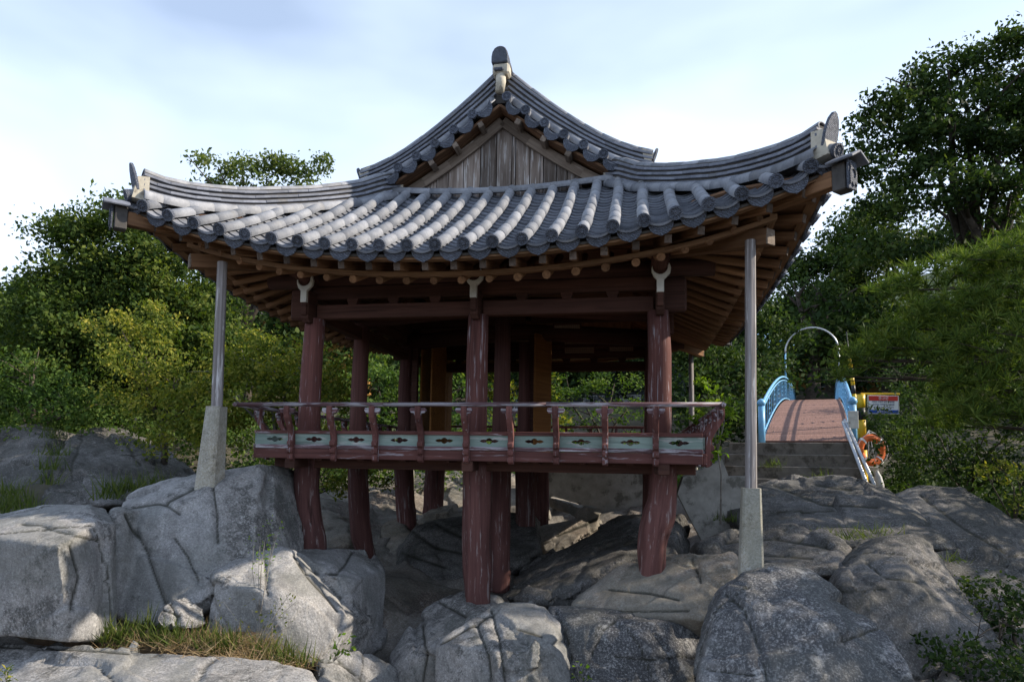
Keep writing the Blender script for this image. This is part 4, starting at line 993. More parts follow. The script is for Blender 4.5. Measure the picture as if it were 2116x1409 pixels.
rock('small angular stone at the foot of the leaning slab among the grass', [([(325, 1255, -2.3), (350, 1238, -2.2), (395, 1270, -2.2), (400, 1300, -2.35), (330, 1305, -2.4), (312, 1285, -2.35)], (0, .25, 0))], M_GRAN, .025, .025, 4., [[(350, 1240), (365, 1275), (350, 1300)]])
rock('flat grey slab along the bottom edge of the view below the square boulder', [([(-150, 1322, -2.7), (200, 1327, -2.65), (430, 1352, -2.55), (560, 1374, -2.5), (640, 1386, -2.6), (660, 1425, -2.9), (600, 1620, -4.2), (-300, 1620, -4.2)], (0, .1, -.5))], M_GRAN, .04, .03, 5., [[(405, 1409), (430, 1370), (455, 1352)], [(0, 1330), (210, 1340), (330, 1350)], [(240, 1409), (200, 1370)]], name='rock_slab', cat='rock slab')
rock('pale domed boulder bearing the front middle stilt', [([(803, 1380, -.9), (813, 1350, -.6), (860, 1290, -.2), (896, 1250, .1), (956, 1226, .3), (1023, 1230, .3), (1030, 1260, -.4), (980, 1280, -.9), (900, 1330, -1.2), (890, 1500, -1.3), (780, 1500, -1.0), (1060, 1300, -.4)], (0, .35, -.1))], M_GRAN, .034, .045, 6., [[(870, 1290), (880, 1350), (870, 1409)], [(905, 1240), (960, 1270)]])
rock('faceted whitish boulder with a sunlit edge in front of the middle stilt', [([(1016, 1258, -.75), (1053, 1246, -.7), (1122, 1247, -.6), (1136, 1266, -.7), (1156, 1288, -.9), (1175, 1350, -1.2), (1205, 1500, -1.5), (905, 1328, -1.35), (980, 1278, -1.05), (895, 1500, -1.6), (1040, 1350, -1.75), (1060, 1500, -1.9), (1140, 1330, -1.45)], (0, .45, -.1))], M_GRAN, .03, .045, 7., [[(1016, 1258), (1030, 1310), (1045, 1409)], [(1070, 1295), (1120, 1310)], [(905, 1328), (960, 1300), (1020, 1262)], [(985, 1285), (1005, 1340), (1015, 1409)]])
rock('dark speckled block between the whitish boulder and the biggest front boulder', [([(1130, 1252, -.5), (1160, 1255, -.3), (1300, 1274, -.4), (1462, 1280, -.5), (1468, 1500, -1.2), (1195, 1500, -1.3), (1180, 1300, -1.0), (1330, 1302, -1.05)], (0, .4, -.1))], M_GRANB, .04, .05, 8., [[(1150, 1262), (1172, 1330), (1190, 1409)]])
rock('tan stained ledge under the front stilt on the bridge side', [([(1180, 1242, -.1), (1225, 1217, .1), (1290, 1168, .2), (1400, 1146, .3), (1480, 1138, .3), (1532, 1136, .1), (1535, 1205, -.7), (1460, 1282, -.9), (1300, 1277, -.6), (1180, 1252, -.4), (1420, 1200, -.3)], (0, .5, -.4))], M_GRANT, .038, .04, 9., [[(1260, 1215), (1340, 1222), (1400, 1235)], [(1430, 1150), (1450, 1200)], [(1200, 1258), (1300, 1262), (1420, 1258)]])
rock('biggest rounded grey boulder in front of the granite post', [([(1450, 1350, -2.4), (1465, 1290, -2.2), (1490, 1222, -1.8), (1545, 1185, -1.55), (1600, 1172, -1.4), (1680, 1180, -1.4), (1740, 1235, -1.6), (1830, 1300, -2.0), (1870, 1370, -2.3), (1895, 1500, -2.6), (1440, 1500, -2.8), (1540, 1240, -2.15), (1560, 1500, -3.0), (1700, 1300, -2.4), (1720, 1500, -3.0)], (0, .5, -.1))], M_GRANB, .036, .06, 10., [[(1500, 1225), (1540, 1260), (1570, 1340), (1590, 1409)], [(1460, 1380), (1560, 1392)]])
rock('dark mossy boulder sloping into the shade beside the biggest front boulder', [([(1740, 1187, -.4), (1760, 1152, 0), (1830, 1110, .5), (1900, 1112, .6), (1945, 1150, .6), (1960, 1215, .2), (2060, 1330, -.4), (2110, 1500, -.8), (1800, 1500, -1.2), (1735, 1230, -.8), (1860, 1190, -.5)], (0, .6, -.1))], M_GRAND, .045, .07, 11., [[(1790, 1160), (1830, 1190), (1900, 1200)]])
rock('long weathered bedrock hump in front of the concrete steps', [([(1555, 1002, 3.5), (1600, 988, 4), (1690, 985, 4.2), (1745, 988, 4.2), (1835, 1017, 3.7), (1850, 1060, 2.5), (1980, 1112, 2), (1990, 1135, 1.5), (1840, 1125, 1.5), (1570, 1128, 1.5), (1560, 1070, 2.5), (1500, 1060, 2.8)], (0, .8, -.2))], M_GRAND, .055, .07, 12., [[(1600, 1000), (1700, 1040), (1810, 1045)], [(1690, 1000), (1760, 1010)]])
rock('low ribbed ledge behind the granite post', [([(1440, 1122, .8), (1560, 1077, 1.5), (1640, 1074, 1.5), (1700, 1097, 1.2), (1760, 1132, .8), (1745, 1185, 0), (1600, 1195, -.2), (1460, 1172, 0)], (0, .7, -.3))], M_GRAND, .05, .06, 13., [[(1480, 1120), (1600, 1110), (1720, 1130)], [(1560, 1140), (1680, 1150)]])
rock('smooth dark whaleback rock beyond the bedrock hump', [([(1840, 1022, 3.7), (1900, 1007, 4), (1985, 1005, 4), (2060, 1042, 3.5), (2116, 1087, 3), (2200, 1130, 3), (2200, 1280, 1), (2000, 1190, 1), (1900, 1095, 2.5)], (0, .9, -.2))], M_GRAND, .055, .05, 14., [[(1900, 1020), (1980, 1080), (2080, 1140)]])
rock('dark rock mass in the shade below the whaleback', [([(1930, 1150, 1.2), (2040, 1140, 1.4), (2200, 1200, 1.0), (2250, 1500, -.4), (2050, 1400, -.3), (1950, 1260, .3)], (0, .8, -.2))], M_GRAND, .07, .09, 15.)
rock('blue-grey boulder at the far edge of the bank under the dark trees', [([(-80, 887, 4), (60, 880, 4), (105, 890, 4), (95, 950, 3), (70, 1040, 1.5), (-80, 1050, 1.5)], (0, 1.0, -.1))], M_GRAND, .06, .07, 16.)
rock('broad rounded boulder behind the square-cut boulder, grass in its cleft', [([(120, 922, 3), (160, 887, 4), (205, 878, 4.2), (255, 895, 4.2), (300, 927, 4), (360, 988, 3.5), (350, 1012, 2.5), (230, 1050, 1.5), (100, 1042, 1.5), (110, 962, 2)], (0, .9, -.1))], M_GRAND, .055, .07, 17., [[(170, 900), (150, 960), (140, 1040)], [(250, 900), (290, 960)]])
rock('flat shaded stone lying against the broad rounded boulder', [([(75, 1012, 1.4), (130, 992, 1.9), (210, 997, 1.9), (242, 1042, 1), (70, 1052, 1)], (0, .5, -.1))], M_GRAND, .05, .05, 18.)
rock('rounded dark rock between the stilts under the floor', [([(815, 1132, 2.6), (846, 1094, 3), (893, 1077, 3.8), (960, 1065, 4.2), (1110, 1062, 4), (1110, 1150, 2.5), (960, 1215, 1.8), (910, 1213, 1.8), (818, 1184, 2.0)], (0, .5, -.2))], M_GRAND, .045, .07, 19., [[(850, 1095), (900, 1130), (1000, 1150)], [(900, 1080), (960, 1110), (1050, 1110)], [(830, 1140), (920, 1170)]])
rock('paler hump of rock behind the second stilt of the near row', [([(765, 1117, 3), (795, 1077, 3.6), (825, 1070, 3.8), (860, 1122, 3), (820, 1190, 2.2), (768, 1190, 2.2)], (0, .5, -.2))], M_GRANT, .045, .05, 20., [[(780, 1090), (800, 1150)]])
rock('jumble of light rock behind the near corner stilt', [([(590, 1012, 5), (700, 1007, 6), (780, 1042, 6), (770, 1092, 4.5), (690, 1085, 4), (590, 1085, 4)], (0, .8, -.2)), ([(560, 1050, 3.4), (640, 1040, 3.6), (720, 1075, 3.2), (740, 1130, 2.2), (600, 1140, 2)], (0, .6, -.2))], M_GRANT, .055, .08, 21., [[(600, 1030), (680, 1050), (760, 1070)]])
rock('ledge carrying the farthest stilt', [([(855, 1067, 4.8), (890, 1052, 5.3), (960, 1037, 5.7), (1000, 1042, 5.7), (1000, 1085, 4.3), (860, 1088, 4.3)], (0, .6, -.3))], M_GRANT, .05, .06, 22.)
rock('pale rock face at the back of the space under the floor', [([(640, 985, 8), (780, 975, 8.2), (1000, 972, 8.5), (1140, 990, 8), (1140, 1080, 6.5), (900, 1062, 6.6), (650, 1080, 6.5)], (0, .9, -.2))], M_GRANT, .06, .09, 23., [[(700, 1000), (800, 1030), (900, 1020)], [(930, 985), (1000, 1030)]])
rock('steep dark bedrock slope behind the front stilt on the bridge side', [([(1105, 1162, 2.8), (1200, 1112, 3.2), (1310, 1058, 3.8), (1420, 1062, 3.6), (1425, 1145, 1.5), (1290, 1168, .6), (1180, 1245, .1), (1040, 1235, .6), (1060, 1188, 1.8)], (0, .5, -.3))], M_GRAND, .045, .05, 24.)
rock('sunlit wedge of tan rock rising behind the middle stilts', [([(1098, 1152, 4.2), (1105, 1087, 4.9), (1190, 1085, 5.1), (1240, 1062, 5.2), (1250, 1082, 4.8), (1200, 1114, 4.4), (1113, 1160, 4.1)], (0, .5, -.2)), ([(1130, 1022, 5.8), (1160, 1030, 5.6), (1195, 1050, 5.2), (1245, 1052, 5.0), (1240, 1082, 4.9), (1225, 1085, 4.95), (1190, 1070, 5.2), (1140, 1045, 5.7)], (0, .35, 0))], M_GRANT, .032, .03, 25., [[(1150, 1105), (1200, 1085), (1235, 1070)]])
rock('small loose stone lying on the rock floor behind the domed boulder', [([(782, 1288, .1), (796, 1282, .2), (802, 1290, .1), (795, 1296, .0), (783, 1296, .0)], (0, .12, 0))], M_GRAN, .018, .01, 26.)
rock('jagged ledge beside the weeds by the domed boulder', [([(640, 1372, -1.8), (700, 1350, -1.5), (770, 1345, -1.0), (820, 1380, -1.0), (830, 1500, -1.3), (640, 1500, -2.3)], (0, .3, -.2))], M_GRAN, .04, .05, 27., [[(700, 1360), (760, 1409)]])
finish_rocks()
# concrete behind: stub wall beside the pavilion and the retaining wall under it
def slab(name, pxs, Y, th, mat, label, cat):
    a = [W(x, y, Y) for x, y in pxs]; n = len(a); v = a + [p + Vector((0, th, 0)) for p in a]
    f = [tuple(range(n))[::-1], tuple(range(n, 2 * n))] + [(i, (i + 1) % n, n + (i + 1) % n, n + i) for i in range(n)]
    return tag(centred(name, v, f, mat), label, cat)
slab('concrete_wall', [(1400, 1020), (1412, 985), (1470, 962), (1492, 948), (1506, 985), (1562, 985), (1575, 1110), (1452, 1120), (1425, 1070)], 2.7, .5, M_CONC, 'pale broken concrete wall end between the pavilion and the granite post', 'wall')
slab('concrete_wall', [(1105, 968), (1340, 975), (1345, 1090), (1105, 1085)], 7.2, .4, M_CONC, 'dim concrete retaining wall seen under the floor between the stilts', 'wall')
# ------------------------------------------------------------------ blue arched bridge, concrete steps, rails, sign post and lifebuoy
BO = Vector(WD(1667, 912, 15.0)); BO.z = .50
BD = Vector((math.sin(R_(14.2)), math.cos(R_(14.2)), 0)); BS = Vector((BD.y, -BD.x, 0)); ZV = Vector((0, 0, 1))
BL, BH, BW = 36.0, 2.2, .93
def arch(t): return BH * (1 - (2 * t - 1) ** 2)
def bp(t, s, dz=0): return BO + BD * (BL * t) + BS * s + ZV * (arch(t) + dz)
BR = thing('footbridge', 'sky blue arched footbridge with reddish brown deck boards above the concrete steps', 'bridge', BO)
N = 150
for k in range(N):
    p, q = bp(k / N, 0, 0), bp((k + 1) / N, 0, 0); d = (q - p).normalized()
    beam('deck_board', p + d * .004, q - d * .004, BW * 2 - .06, .045, M_DECK, BR, bev=.004)
for s in (-1, 1):
    pts = [bp(t, s * (BW - .02), -.12) for t in np.linspace(0, 1, 30)]
    v = []; f = []
    for p in pts:
        for a, b in ((-.03, -.09), (.03, -.09), (.03, .075), (-.03, .075)): v.append(p + BS * a + ZV * b)
    for i in range(29):
        for j in range(4): a = i * 4 + j; b = i * 4 + (j + 1) % 4; f.append((a, b, b + 4, a + 4))
    f += [(3, 2, 1, 0), tuple(116 + j for j in range(4))]
    centred('girder', v, f, M_BLUE, BR)
    RL = part('railing', BR, bp(0, s * BW))
    x = s * BW; hh = lambda t: .80 + .12 * math.sin(math.pi * t)
    for hz, r in ((1.0, .034), (.86, .022), (.10, .022)):
        pts = [bp(t, x, hh(t) * hz) for t in np.linspace(0.004, .996, 40)]; v, f = tube_vf(pts, r, 8); centred('rail_pipe', v, f, M_BLUE, RL, True)
    for k in range(50):
        t = .004 + .992 * (k + .5) / 50
        if k % 6 in (0, 3):                                  # fret of short cross pieces every few bars
            for a in (.10, .26, .42, .58, .74):
                beam('rail_fret', bp(t - .003, x, hh(t) * a), bp(t + .003, x, hh(t) * a + .02), .022, .022, M_BLUE, RL, bev=0)
        beam('rail_bar', bp(t, x, .08), bp(t, x, hh(t) * .86), .020, .020, M_BLUE, RL, up=BD, bev=0)
    for t in (0.0, 1.0):
        b = bp(t, x); log('bridge_post', b - ZV * .12, b + ZV * .80, .075, .075, M_BLUE, BR, 12)
        v, f = tube_vf([b + ZV * z for z in (.80, .83, .87, .92, .96, .975)], [.05, .085, .098, .085, .05, .015], 14); centred('post_knob', v, f, M_BLUE, BR, True)
tg = bp(0, BW) - BD * .10
beam('name_plate', tg + ZV * .28, tg + ZV * .66, .20, .02, M_WHITE, BR, up=-BD)
AR = bp(.36, 0)
v, f = tube_vf([AR + BS * (-.98 * math.cos(a) if True else 0) + ZV * (1.95 + .98 * math.sin(a)) for a in np.linspace(0, math.pi * .93, 26)][:26], .034, 8)
ar = thing('arch_pipe', 'thin curved pipe arch standing over the crown of the blue footbridge', 'arch', AR)
centred('arch_hoop', v, f, M_GALV, ar, True)
tube('arch_leg', [AR - BS * .98 + ZV * .0, AR - BS * .98 + ZV * 1.0, AR - BS * .98 + ZV * 1.95], .036, M_BLUE, ar, 8); tube('arch_leg', [AR + BS * .98, AR + BS * .98 + ZV * 1.0, AR + BS * .98 + ZV * 2.05], .034, M_GALV, ar, 8)
ST = thing('concrete_steps', 'worn concrete steps leading up to the blue footbridge', 'steps', BO - BD * .5 - ZV * .9)
for k in range(5):
    z1 = BO.z - .04 - .255 * k; c = BO - BD * (.16 + .30 * k) + BS * (-.30 - .03 * k); w = 2.55 + .10 * k
    block('step', (c.x, c.y, z1 - .40), (w, .62 if k else .9, .80), M_STEP, ST, -R_(14.2), .014)
for k in range(3):
    c = BO - BD * (.05 + .32 * k) - BS * (1.55 + .12 * k); block('step', (c.x, c.y, BO.z - .30 - .24 * k - .3), (.42, .34, .6), M_CONC, ST, -R_(14.2), .014)
def pipes(name, px0, px1, D0, D1, r, label, group=None):
    t = thing(name, label, 'handrail', WD(*px1, D1), group)
    a, b = Vector(WD(*px0, D0)), Vector(WD(*px1, D1)); b2 = b - ZV * .25
    tube('pipe', [b2, b, a.lerp(b, .5), a], r, M_GALV, t, 10)
    return t
pipes('handrail_pipe', (1742, 872), (1791, 1000), 14.75, 12.8, .035, 'white slanting handrail pipe beside the steps, the one closer to the steps', None)
pipes('handrail_pipe', (1746, 868), (1806, 1000), 14.8, 12.8, .035, 'white slanting handrail pipe beside the steps, the one closer to the lifebuoy', None)
# yellow and black sign post
SPO = Vector(WD(1785, 1000, 15.0)); SPO.z -= .5; top = WD(1788, 815, 15.0).z
SP_ = thing('sign_post', 'yellow and black striped post holding a warning board beside the bridge steps', 'sign', SPO)
z = SPO.z; zz = [SPO.z, WD(1793, 930, 15).z, WD(1793, 905, 15).z, WD(1793, 868, 15).z, WD(1793, 843, 15).z, top]
for i, (a, b) in enumerate(zip(zz, zz[1:])):
    log('post_band', SPO + ZV * (a - z), SPO + ZV * (b - z), .088, .088, M_YEL if i % 2 == 0 else M_BLACK, SP_, 16)
sr = Vector(CR); sr.z = 0; sr.normalize(); sn = -Vector(_h)
sc_ = Vector(WD(1825, 836, 14.95)); hw = .335; hh_ = .205
beam('sign_arm', Vector((SPO.x, SPO.y, sc_.z + hh_ + .035)), sc_ + sr * (hw + .03) + ZV * (hh_ + .035), .04, .04, M_YEL, SP_)
fs = axes(sr, ZV, sr.cross(ZV), sc_)
BD_ = place('sign_board', box_mesh(hw * 2, hh_ * 2, .02, M_SWHITE, .003, 'sign_board'), SP_, fs)
place('sign_band', box_mesh(hw * 2 - .03, .105, .006, M_SRED, 0, 'sign_band'), BD_, fs @ Matrix.Translation((0, hh_ - .066, .012)))
place('sign_band', box_mesh(hw * 2 - .03, .075, .006, M_SBLUE, 0, 'sign_band'), BD_, fs @ Matrix.Translation((0, -hh_ + .052, .012)))
for a, b, s in (('경고문', hh_ - .066, .085), ('함양소방서장', -hh_ + .052, .056)):
    place('lettering', text_mesh('lettering', a, s, M_SWHITE), BD_, fs @ Matrix.Translation((0, b, .018)))
for i, t in enumerate(('이곳은 수심이 깊어 물놀이를', '금지하는 지역이오니 출입을', '삼가하여 주시기 바랍니다')):
    place('lettering', text_mesh('lettering', t, .042, M_INK), BD_, fs @ Matrix.Translation((0, .062 - .062 * i, .013)))
for sx in (-1, 1): beam('sign_frame', sc_ + sr * sx * hw - ZV * hh_, sc_ + sr * sx * hw + ZV * hh_, .026, .026, M_GALV, SP_, up=sn)
# lifebuoy hung on the post
lc = Vector(WD(1800, 930, 14.5)); Rb, rb = .265, .078
LB = thing('lifebuoy', 'orange ring lifebuoy with white bands hanging on the striped sign post', 'lifebuoy', lc)
fl = axes(sr, ZV, sr.cross(ZV), lc) @ Matrix.Rotation(.18, 4, 'Y')
def torus(a0, a1, R, r, n, m=14, sq=.8):
    pts = []; v = []; f = []
    for i in range(n + 1):
        a = a0 + (a1 - a0) * i / n
        for j in range(m):
            b = 2 * math.pi * j / m; q = R + r * math.cos(b); v.append((q * math.cos(a), q * math.sin(a), r * sq * math.sin(b)))
    for i in range(n):
        for j in range(m): a = i * m + j; b = i * m + (j + 1) % m; f.append((a, b, b + m, a + m))
    return v, f
v, f = torus(0, 2 * math.pi, Rb, rb, 48); me = mesh('buoy_ring', v, f, M_ORNG, True); place('buoy_ring', me, LB, fl)
for a in (.78, 2.36, 3.93, 5.5):
    v, f = torus(a - .08, a + .08, Rb, rb + .004, 5); place('white_band', mesh('white_band', v, f, M_SWHITE, True), LB, fl)
rp = lambda a, R, z=.06: fl @ Vector((R * math.cos(a), R * math.sin(a), z))
for a0, a1 in ((.78, 2.36), (2.36, 3.93), (3.93, 5.5), (5.5, 7.06)):
    v, f = tube_vf([rp(a, Rb + .08 + .022 * math.sin((a - a0) / (a1 - a0) * math.pi)) for a in np.linspace(a0, a1, 9)], .006, 6); centred('grab_rope', v, f, M_ROPE, LB, True)
hook = lc + ZV * .42 + sr * -.03
for a in (2.0, 1.1): v, f = tube_vf([hook, rp(a, Rb + .09)], .008, 6); centred('grab_rope', v, f, M_ROPE, LB, True)
for dx in (-.06, .05): v, f = tube_vf([hook, hook - ZV * .5 + sr * dx + sn * .06, lc - ZV * .55 + sr * (dx + .12)], .008, 6); centred('grab_rope', v, f, M_ROPE, LB, True)
tube('rope_bundle', [lc + ZV * -.42 + sr * .10, lc + ZV * -.56 + sr * .12, lc + ZV * -.74 + sr * .14, lc + ZV * -.86 + sr * .18], [.02, .07, .09, .06], M_ROPE, LB, 10, .3)
# guard sleeve on a guy wire
ga, gb = Vector(WD(1756, 742, 16.2)), Vector(WD(1776, 905, 16.2))
GW = thing('guy_wire', 'thin slanting guy wire in a yellow and black sleeve behind the bridge rail', 'guy wire', gb - ZV * .9)
ee = [0, .22, .38, .60, .78, 1.0]
tube('wire', [gb + (gb - ga) * .6, gb, ga, ga + (ga - gb) * .35], .012, M_BLACK, GW, 6)
for i in range(9): log('sleeve', ga.lerp(gb, i / 9), ga.lerp(gb, (i + 1) / 9), .045, .045, M_YEL if i % 2 == 0 else M_BLACK, GW, 10)
# name boards hung inside the open bay
def plaque(px, Y, w, h, label, tilt, mat=None):
    c = W(*px, Y); fr = axes(Vector((1, 0, 0)), ZV, Vector((0, -1, 0)), c) @ Matrix.Rotation(tilt, 4, 'X')
    t = thing('plaque', label, 'plaque', c)
    place('board', box_mesh(w, h, .02, M_PLAQ, .003, 'board'), t, fr)
    for a, b, l, v_ in ((0, h / 2, w, 0), (0, -h / 2, w, 0), (w / 2, 0, h, 1), (-w / 2, 0, h, 1)):
        place('board_frame', box_mesh(l + .02, .03, .035, M_DARKRED, .003, 'board_frame'), t, fr @ Matrix.Translation((a, b, 0)) @ Matrix.Rotation(math.pi / 2 * v_, 4, 'Z'))
    n = int(w / .042)
    for i in range(n):
        for j in range(int(h / .045)):
            x = (i + .5) / n * (w - .06) - (w - .06) / 2; y = h / 2 - .035 - j * .042
            if rnd.random() < .93: place('character', MC[rnd.randrange(4)], t, fr @ Matrix.Translation((x, y, .0115)))
M_PLAQ = wood('plaque_wood', (0.20, 0.15, 0.11), (0.33, 0.26, 0.20), worn=0.2, vary=.15)
def glyph(k):                                          # illegible brush marks
    r = random.Random(k); bm = bmesh.new()
    for _ in range(5):
        h = r.random() < .5; x, y = r.uniform(-.008, .008), r.uniform(-.011, .011); l = r.uniform(.010, .024); w = .0035
        sx, sy = (l, w) if h else (w, l); sx = min(sx, .024)
        vs_ = [bm.verts.new((x + a * sx / 2, y + b * sy / 2, .0004 * _)) for a, b in ((-1, -1), (1, -1), (1, 1), (-1, 1))]; bm.faces.new(vs_)
    return bm_mesh('character', bm, M_BLACK)
MC = [glyph(i) for i in range(4)]
plaque((1172, 686), 3.6, .48, .28, 'small pale board of writing hung highest in the open bay', .18)
plaque((1197, 718), 5.36, .62, .26, 'wider faded board hung on the rear beam close to the chamber', .15)
plaque((1284, 716), 5.36, .50, .21, 'faded board hung on the rear beam close to the right-hand column', .15)
# buildings half hidden in the trees
def house(name, c, w, d, h, rz, wall, roof, label, corr=False, rows=1):
    t = thing(name, label, 'house', c); M = Matrix.Translation(Vector(c)) @ Matrix.Rotation(rz, 4, 'Z'); P = lambda x, y, z: M @ Vector((x, y, z))
    place('wall', box_mesh(w, d, h, wall, .02, 'wall'), t, M @ Matrix.Translation((0, 0, h / 2)))
    for s in (-1, 1):
        RF = beam('roof', P(0, s * (d / 2 + .5), h - .15), P(0, 0, h + d * .28), w + 1.0, .10, roof, t)
        for k in range(int((w + 1) / .5)):
            x = -(w + 1) / 2 + .25 + k * .5; beam('roof_rib', P(x, s * (d / 2 + .5), h - .08), P(x, 0, h + d * .28 + .07), .10, .05, roof, RF, bev=.01)
    for r in range(rows):
        for k in range(int(w / 2.2)):
            x = -w / 2 + 1.2 + k * 2.2; Fm = place('window', box_mesh(1.3, .10, 1.2, M_SWHITE, .01, 'window'), t, M @ Matrix.Translation((x, -d / 2 - .02, 1.5 + r * 2.8)))
            for q in (-.31, .31): place('pane', box_mesh(.56, .02, 1.08, M_GLASS, 0, 'pane'), Fm, M @ Matrix.Translation((x + q, -d / 2 - .08, 1.5 + r * 2.8)))
M_GLASS = simple('window_glass', (0.03, 0.045, 0.06), 0.08, .1, spec=.6)
M_BROOF = simple('blue_sheet_roof', (0.30, 0.50, 0.72), .45, .1)
M_OWALL = simple('ochre_wall', (0.42, 0.22, 0.06), .85, .15)
M_GWALL = simple('grey_wall', (0.11, 0.125, 0.135), .85, .12)
c = WD(1650, 800, 46); house('house', (c.x + 1.2, c.y, c.z - 1.2), 7, 5, 3.6, R_(-10), M_OWALL, M_BROOF, 'small ochre house with a blue sheet roof among the trees beyond the bridge')
c = WD(1240, 810, 44); house('house', (c.x, c.y, c.z - 2.6), 11, 6, 5.6, R_(-6), M_GWALL, M_CORE, 'grey two storey house dimly seen through the open bay', rows=2)
c = WD(640, 740, 40); house('house', (c.x - 1, c.y, c.z - 2.2), 8, 6, 4.2, R_(8), M_OWALL, M_CORE, 'warm coloured house half hidden behind the yellow green bush')
# ------------------------------------------------------------------ vegetation
NG = np.random.default_rng(11)
def unit(n):
    v = NG.normal(size=(n, 3)); return v / np.linalg.norm(v, axis=1, keepdims=True)
def leaf_mesh(name, P, size, mat, up=.35, spray=None, aspect=.55, tri=False, dirs=None):
    """one small folded-flat leaf face per point"""
    n = len(P); s = size * NG.uniform(.5, 1.5, (n, 1))
    nrm = unit(n) + np.array([0, 0, up]); nrm /= np.linalg.norm(nrm, axis=1, keepdims=True)
    t = unit(n) if dirs is None else dirs
    t = t - nrm * (t * nrm).sum(1, keepdims=True); t /= np.linalg.norm(t, axis=1, keepdims=True) + 1e-9
    b = np.cross(nrm, t)
    if tri:
        V = np.stack([P - b * s * aspect * .5, P + b * s * aspect * .5, P + t * s], 1); k = 3
    else:
        V = np.stack([P, P + t * s * .5 + b * s * aspect * .5 + nrm * s * .06, P + t * s, P + t * s * .5 - b * s * aspect * .5 + nrm * s * .06], 1); k = 4
    me = bpy.data.meshes.new(name); me.vertices.add(n * k); me.vertices.foreach_set('co', V.reshape(-1).astype(np.float32))
    me.loops.add(n * k); me.loops.foreach_set('vertex_index', np.arange(n * k, dtype=np.int32))
    me.polygons.add(n); me.polygons.foreach_set('loop_start', np.arange(0, n * k, k, dtype=np.int32)); me.polygons.foreach_set('loop_total', np.full(n, k, np.int32))
    me.update(calc_edges=True); me.materials.append(mat)
    for nm, val in (('leaf', NG.random(n)), ('spray', NG.random(n) if spray is None else spray)):
        a = me.attributes.new(nm, 'FLOAT', 'POINT'); a.data.foreach_set('value', np.repeat(val, k).astype(np.float32))
    return me
def sprays(blobs, per_m3, leaves, cr, shell=.55, flat=.7):
    """leaf points: clumps scattered through (mostly the outer part of) each ellipsoid, leaves scattered round each clump"""
    out = []; sp = []
    for (c, r) in blobs:
        c = np.array(c, float); r = np.array(r, float) * np.ones(3); vol = 4.19 * r.prod(); n = max(4, int(per_m3 * vol))
        u = unit(n); q = NG.uniform(0, 1, (n, 1)) ** (1 / 3); q = np.where(NG.random((n, 1)) < shell, .72 + .33 * NG.random((n, 1)), q)
        C = c + u * q * r
        k = np.maximum(3, (leaves * NG.uniform(.4, 1.5, n)).astype(int))
        idx = np.repeat(np.arange(n), k)
        out.append(C[idx] + np.clip(NG.normal(size=(len(idx), 3)), -1.7, 1.7) * cr * np.array([1, 1, flat]) * NG.uniform(.6, 1.3, (n, 1))[idx]); sp.append(NG.random(n)[idx])
    return np.concatenate(out), np.concatenate(sp)
def limbs(base, forks, r0, seed):
    """trunk with limbs to each fork point: list of (points, radii)"""
    rr = random.Random(seed); out = []; base = Vector(base)
    mid = base + (Vector(forks[0]) - base) * .42; mid.x += rr.uniform(-.2, .2)
    out.append(([base - Vector((0, 0, .4)), base.lerp(mid, .5) + Vector((rr.uniform(-.1, .1), 0, 0)), mid], [r0 * 1.2, r0 * .9, r0 * .8]))
    for f in forks:
        f = Vector(f); k = mid.lerp(f, .5) + Vector((rr.uniform(-.25, .25), rr.uniform(-.25, .25), rr.uniform(-.1, .3))) * (f - mid).length * .35
        out.append(([mid, k, f], [r0 * .62, r0 * .38, r0 * .10]))
        for _ in range(3):
            a = k.lerp(f, rr.uniform(.0, .7)); b = a + Vector((rr.uniform(-1, 1), rr.uniform(-1, 1), rr.uniform(-.1, .8))) * (f - mid).length * .4
            out.append(([a, a.lerp(b, .5) + Vector((0, 0, .08)), b], [r0 * .22, r0 * .14, r0 * .04]))
    return out
def limb_mesh(name, lm, mat, n=7):
    v = []; f = []
    for pts, rad in lm:
        a, b = tube_vf(pts, rad, n, True, .12, len(v)); o = len(v); v += a; f += [tuple(o + i for i in q) for q in b]
    return v, f
def tree(name, label, base, blobs, leafm, size, per, leaves, cr, r0=.16, group=None, bark=None, cat='tree', shell=.55, up=.35, seed=1, flat=.7, top='trunk', aspect=.55):
    t = thing(name, label, cat, base, group)
    fk = [tuple(np.array(c) + np.array([0, 0, 0.1])) for c, r in sorted(blobs, key=lambda b: -np.prod(np.array(b[1]) * np.ones(3)))[:7]]
    v, f = limb_mesh('trunk', limbs(base, fk, r0, seed), bark or M_BARK)
    centred(top, v, f, bark or M_BARK, t, True, base)
    P, sp = sprays(blobs, per, leaves, cr, shell, flat); B = np.array(base, float)
    place('crown', leaf_mesh('crown', P - B, size, leafm, up, sp, aspect), t, Matrix.Translation(Vector(base)))
    return t
def blobs_px(lst):                                    # (px, py, depth, rx, ry, rz in metres)
    return [(tuple(WD(px, py, D)), (rx, ry, rz)) for px, py, D, rx, ry, rz in lst]
def gb_(px, D, dz=0):
    p = WD(px, 950, D); return (p.x, p.y, float(gz(np.array([p.x]), np.array([p.y]))[0]) + dz)
TG = 'trees around the pavilion'
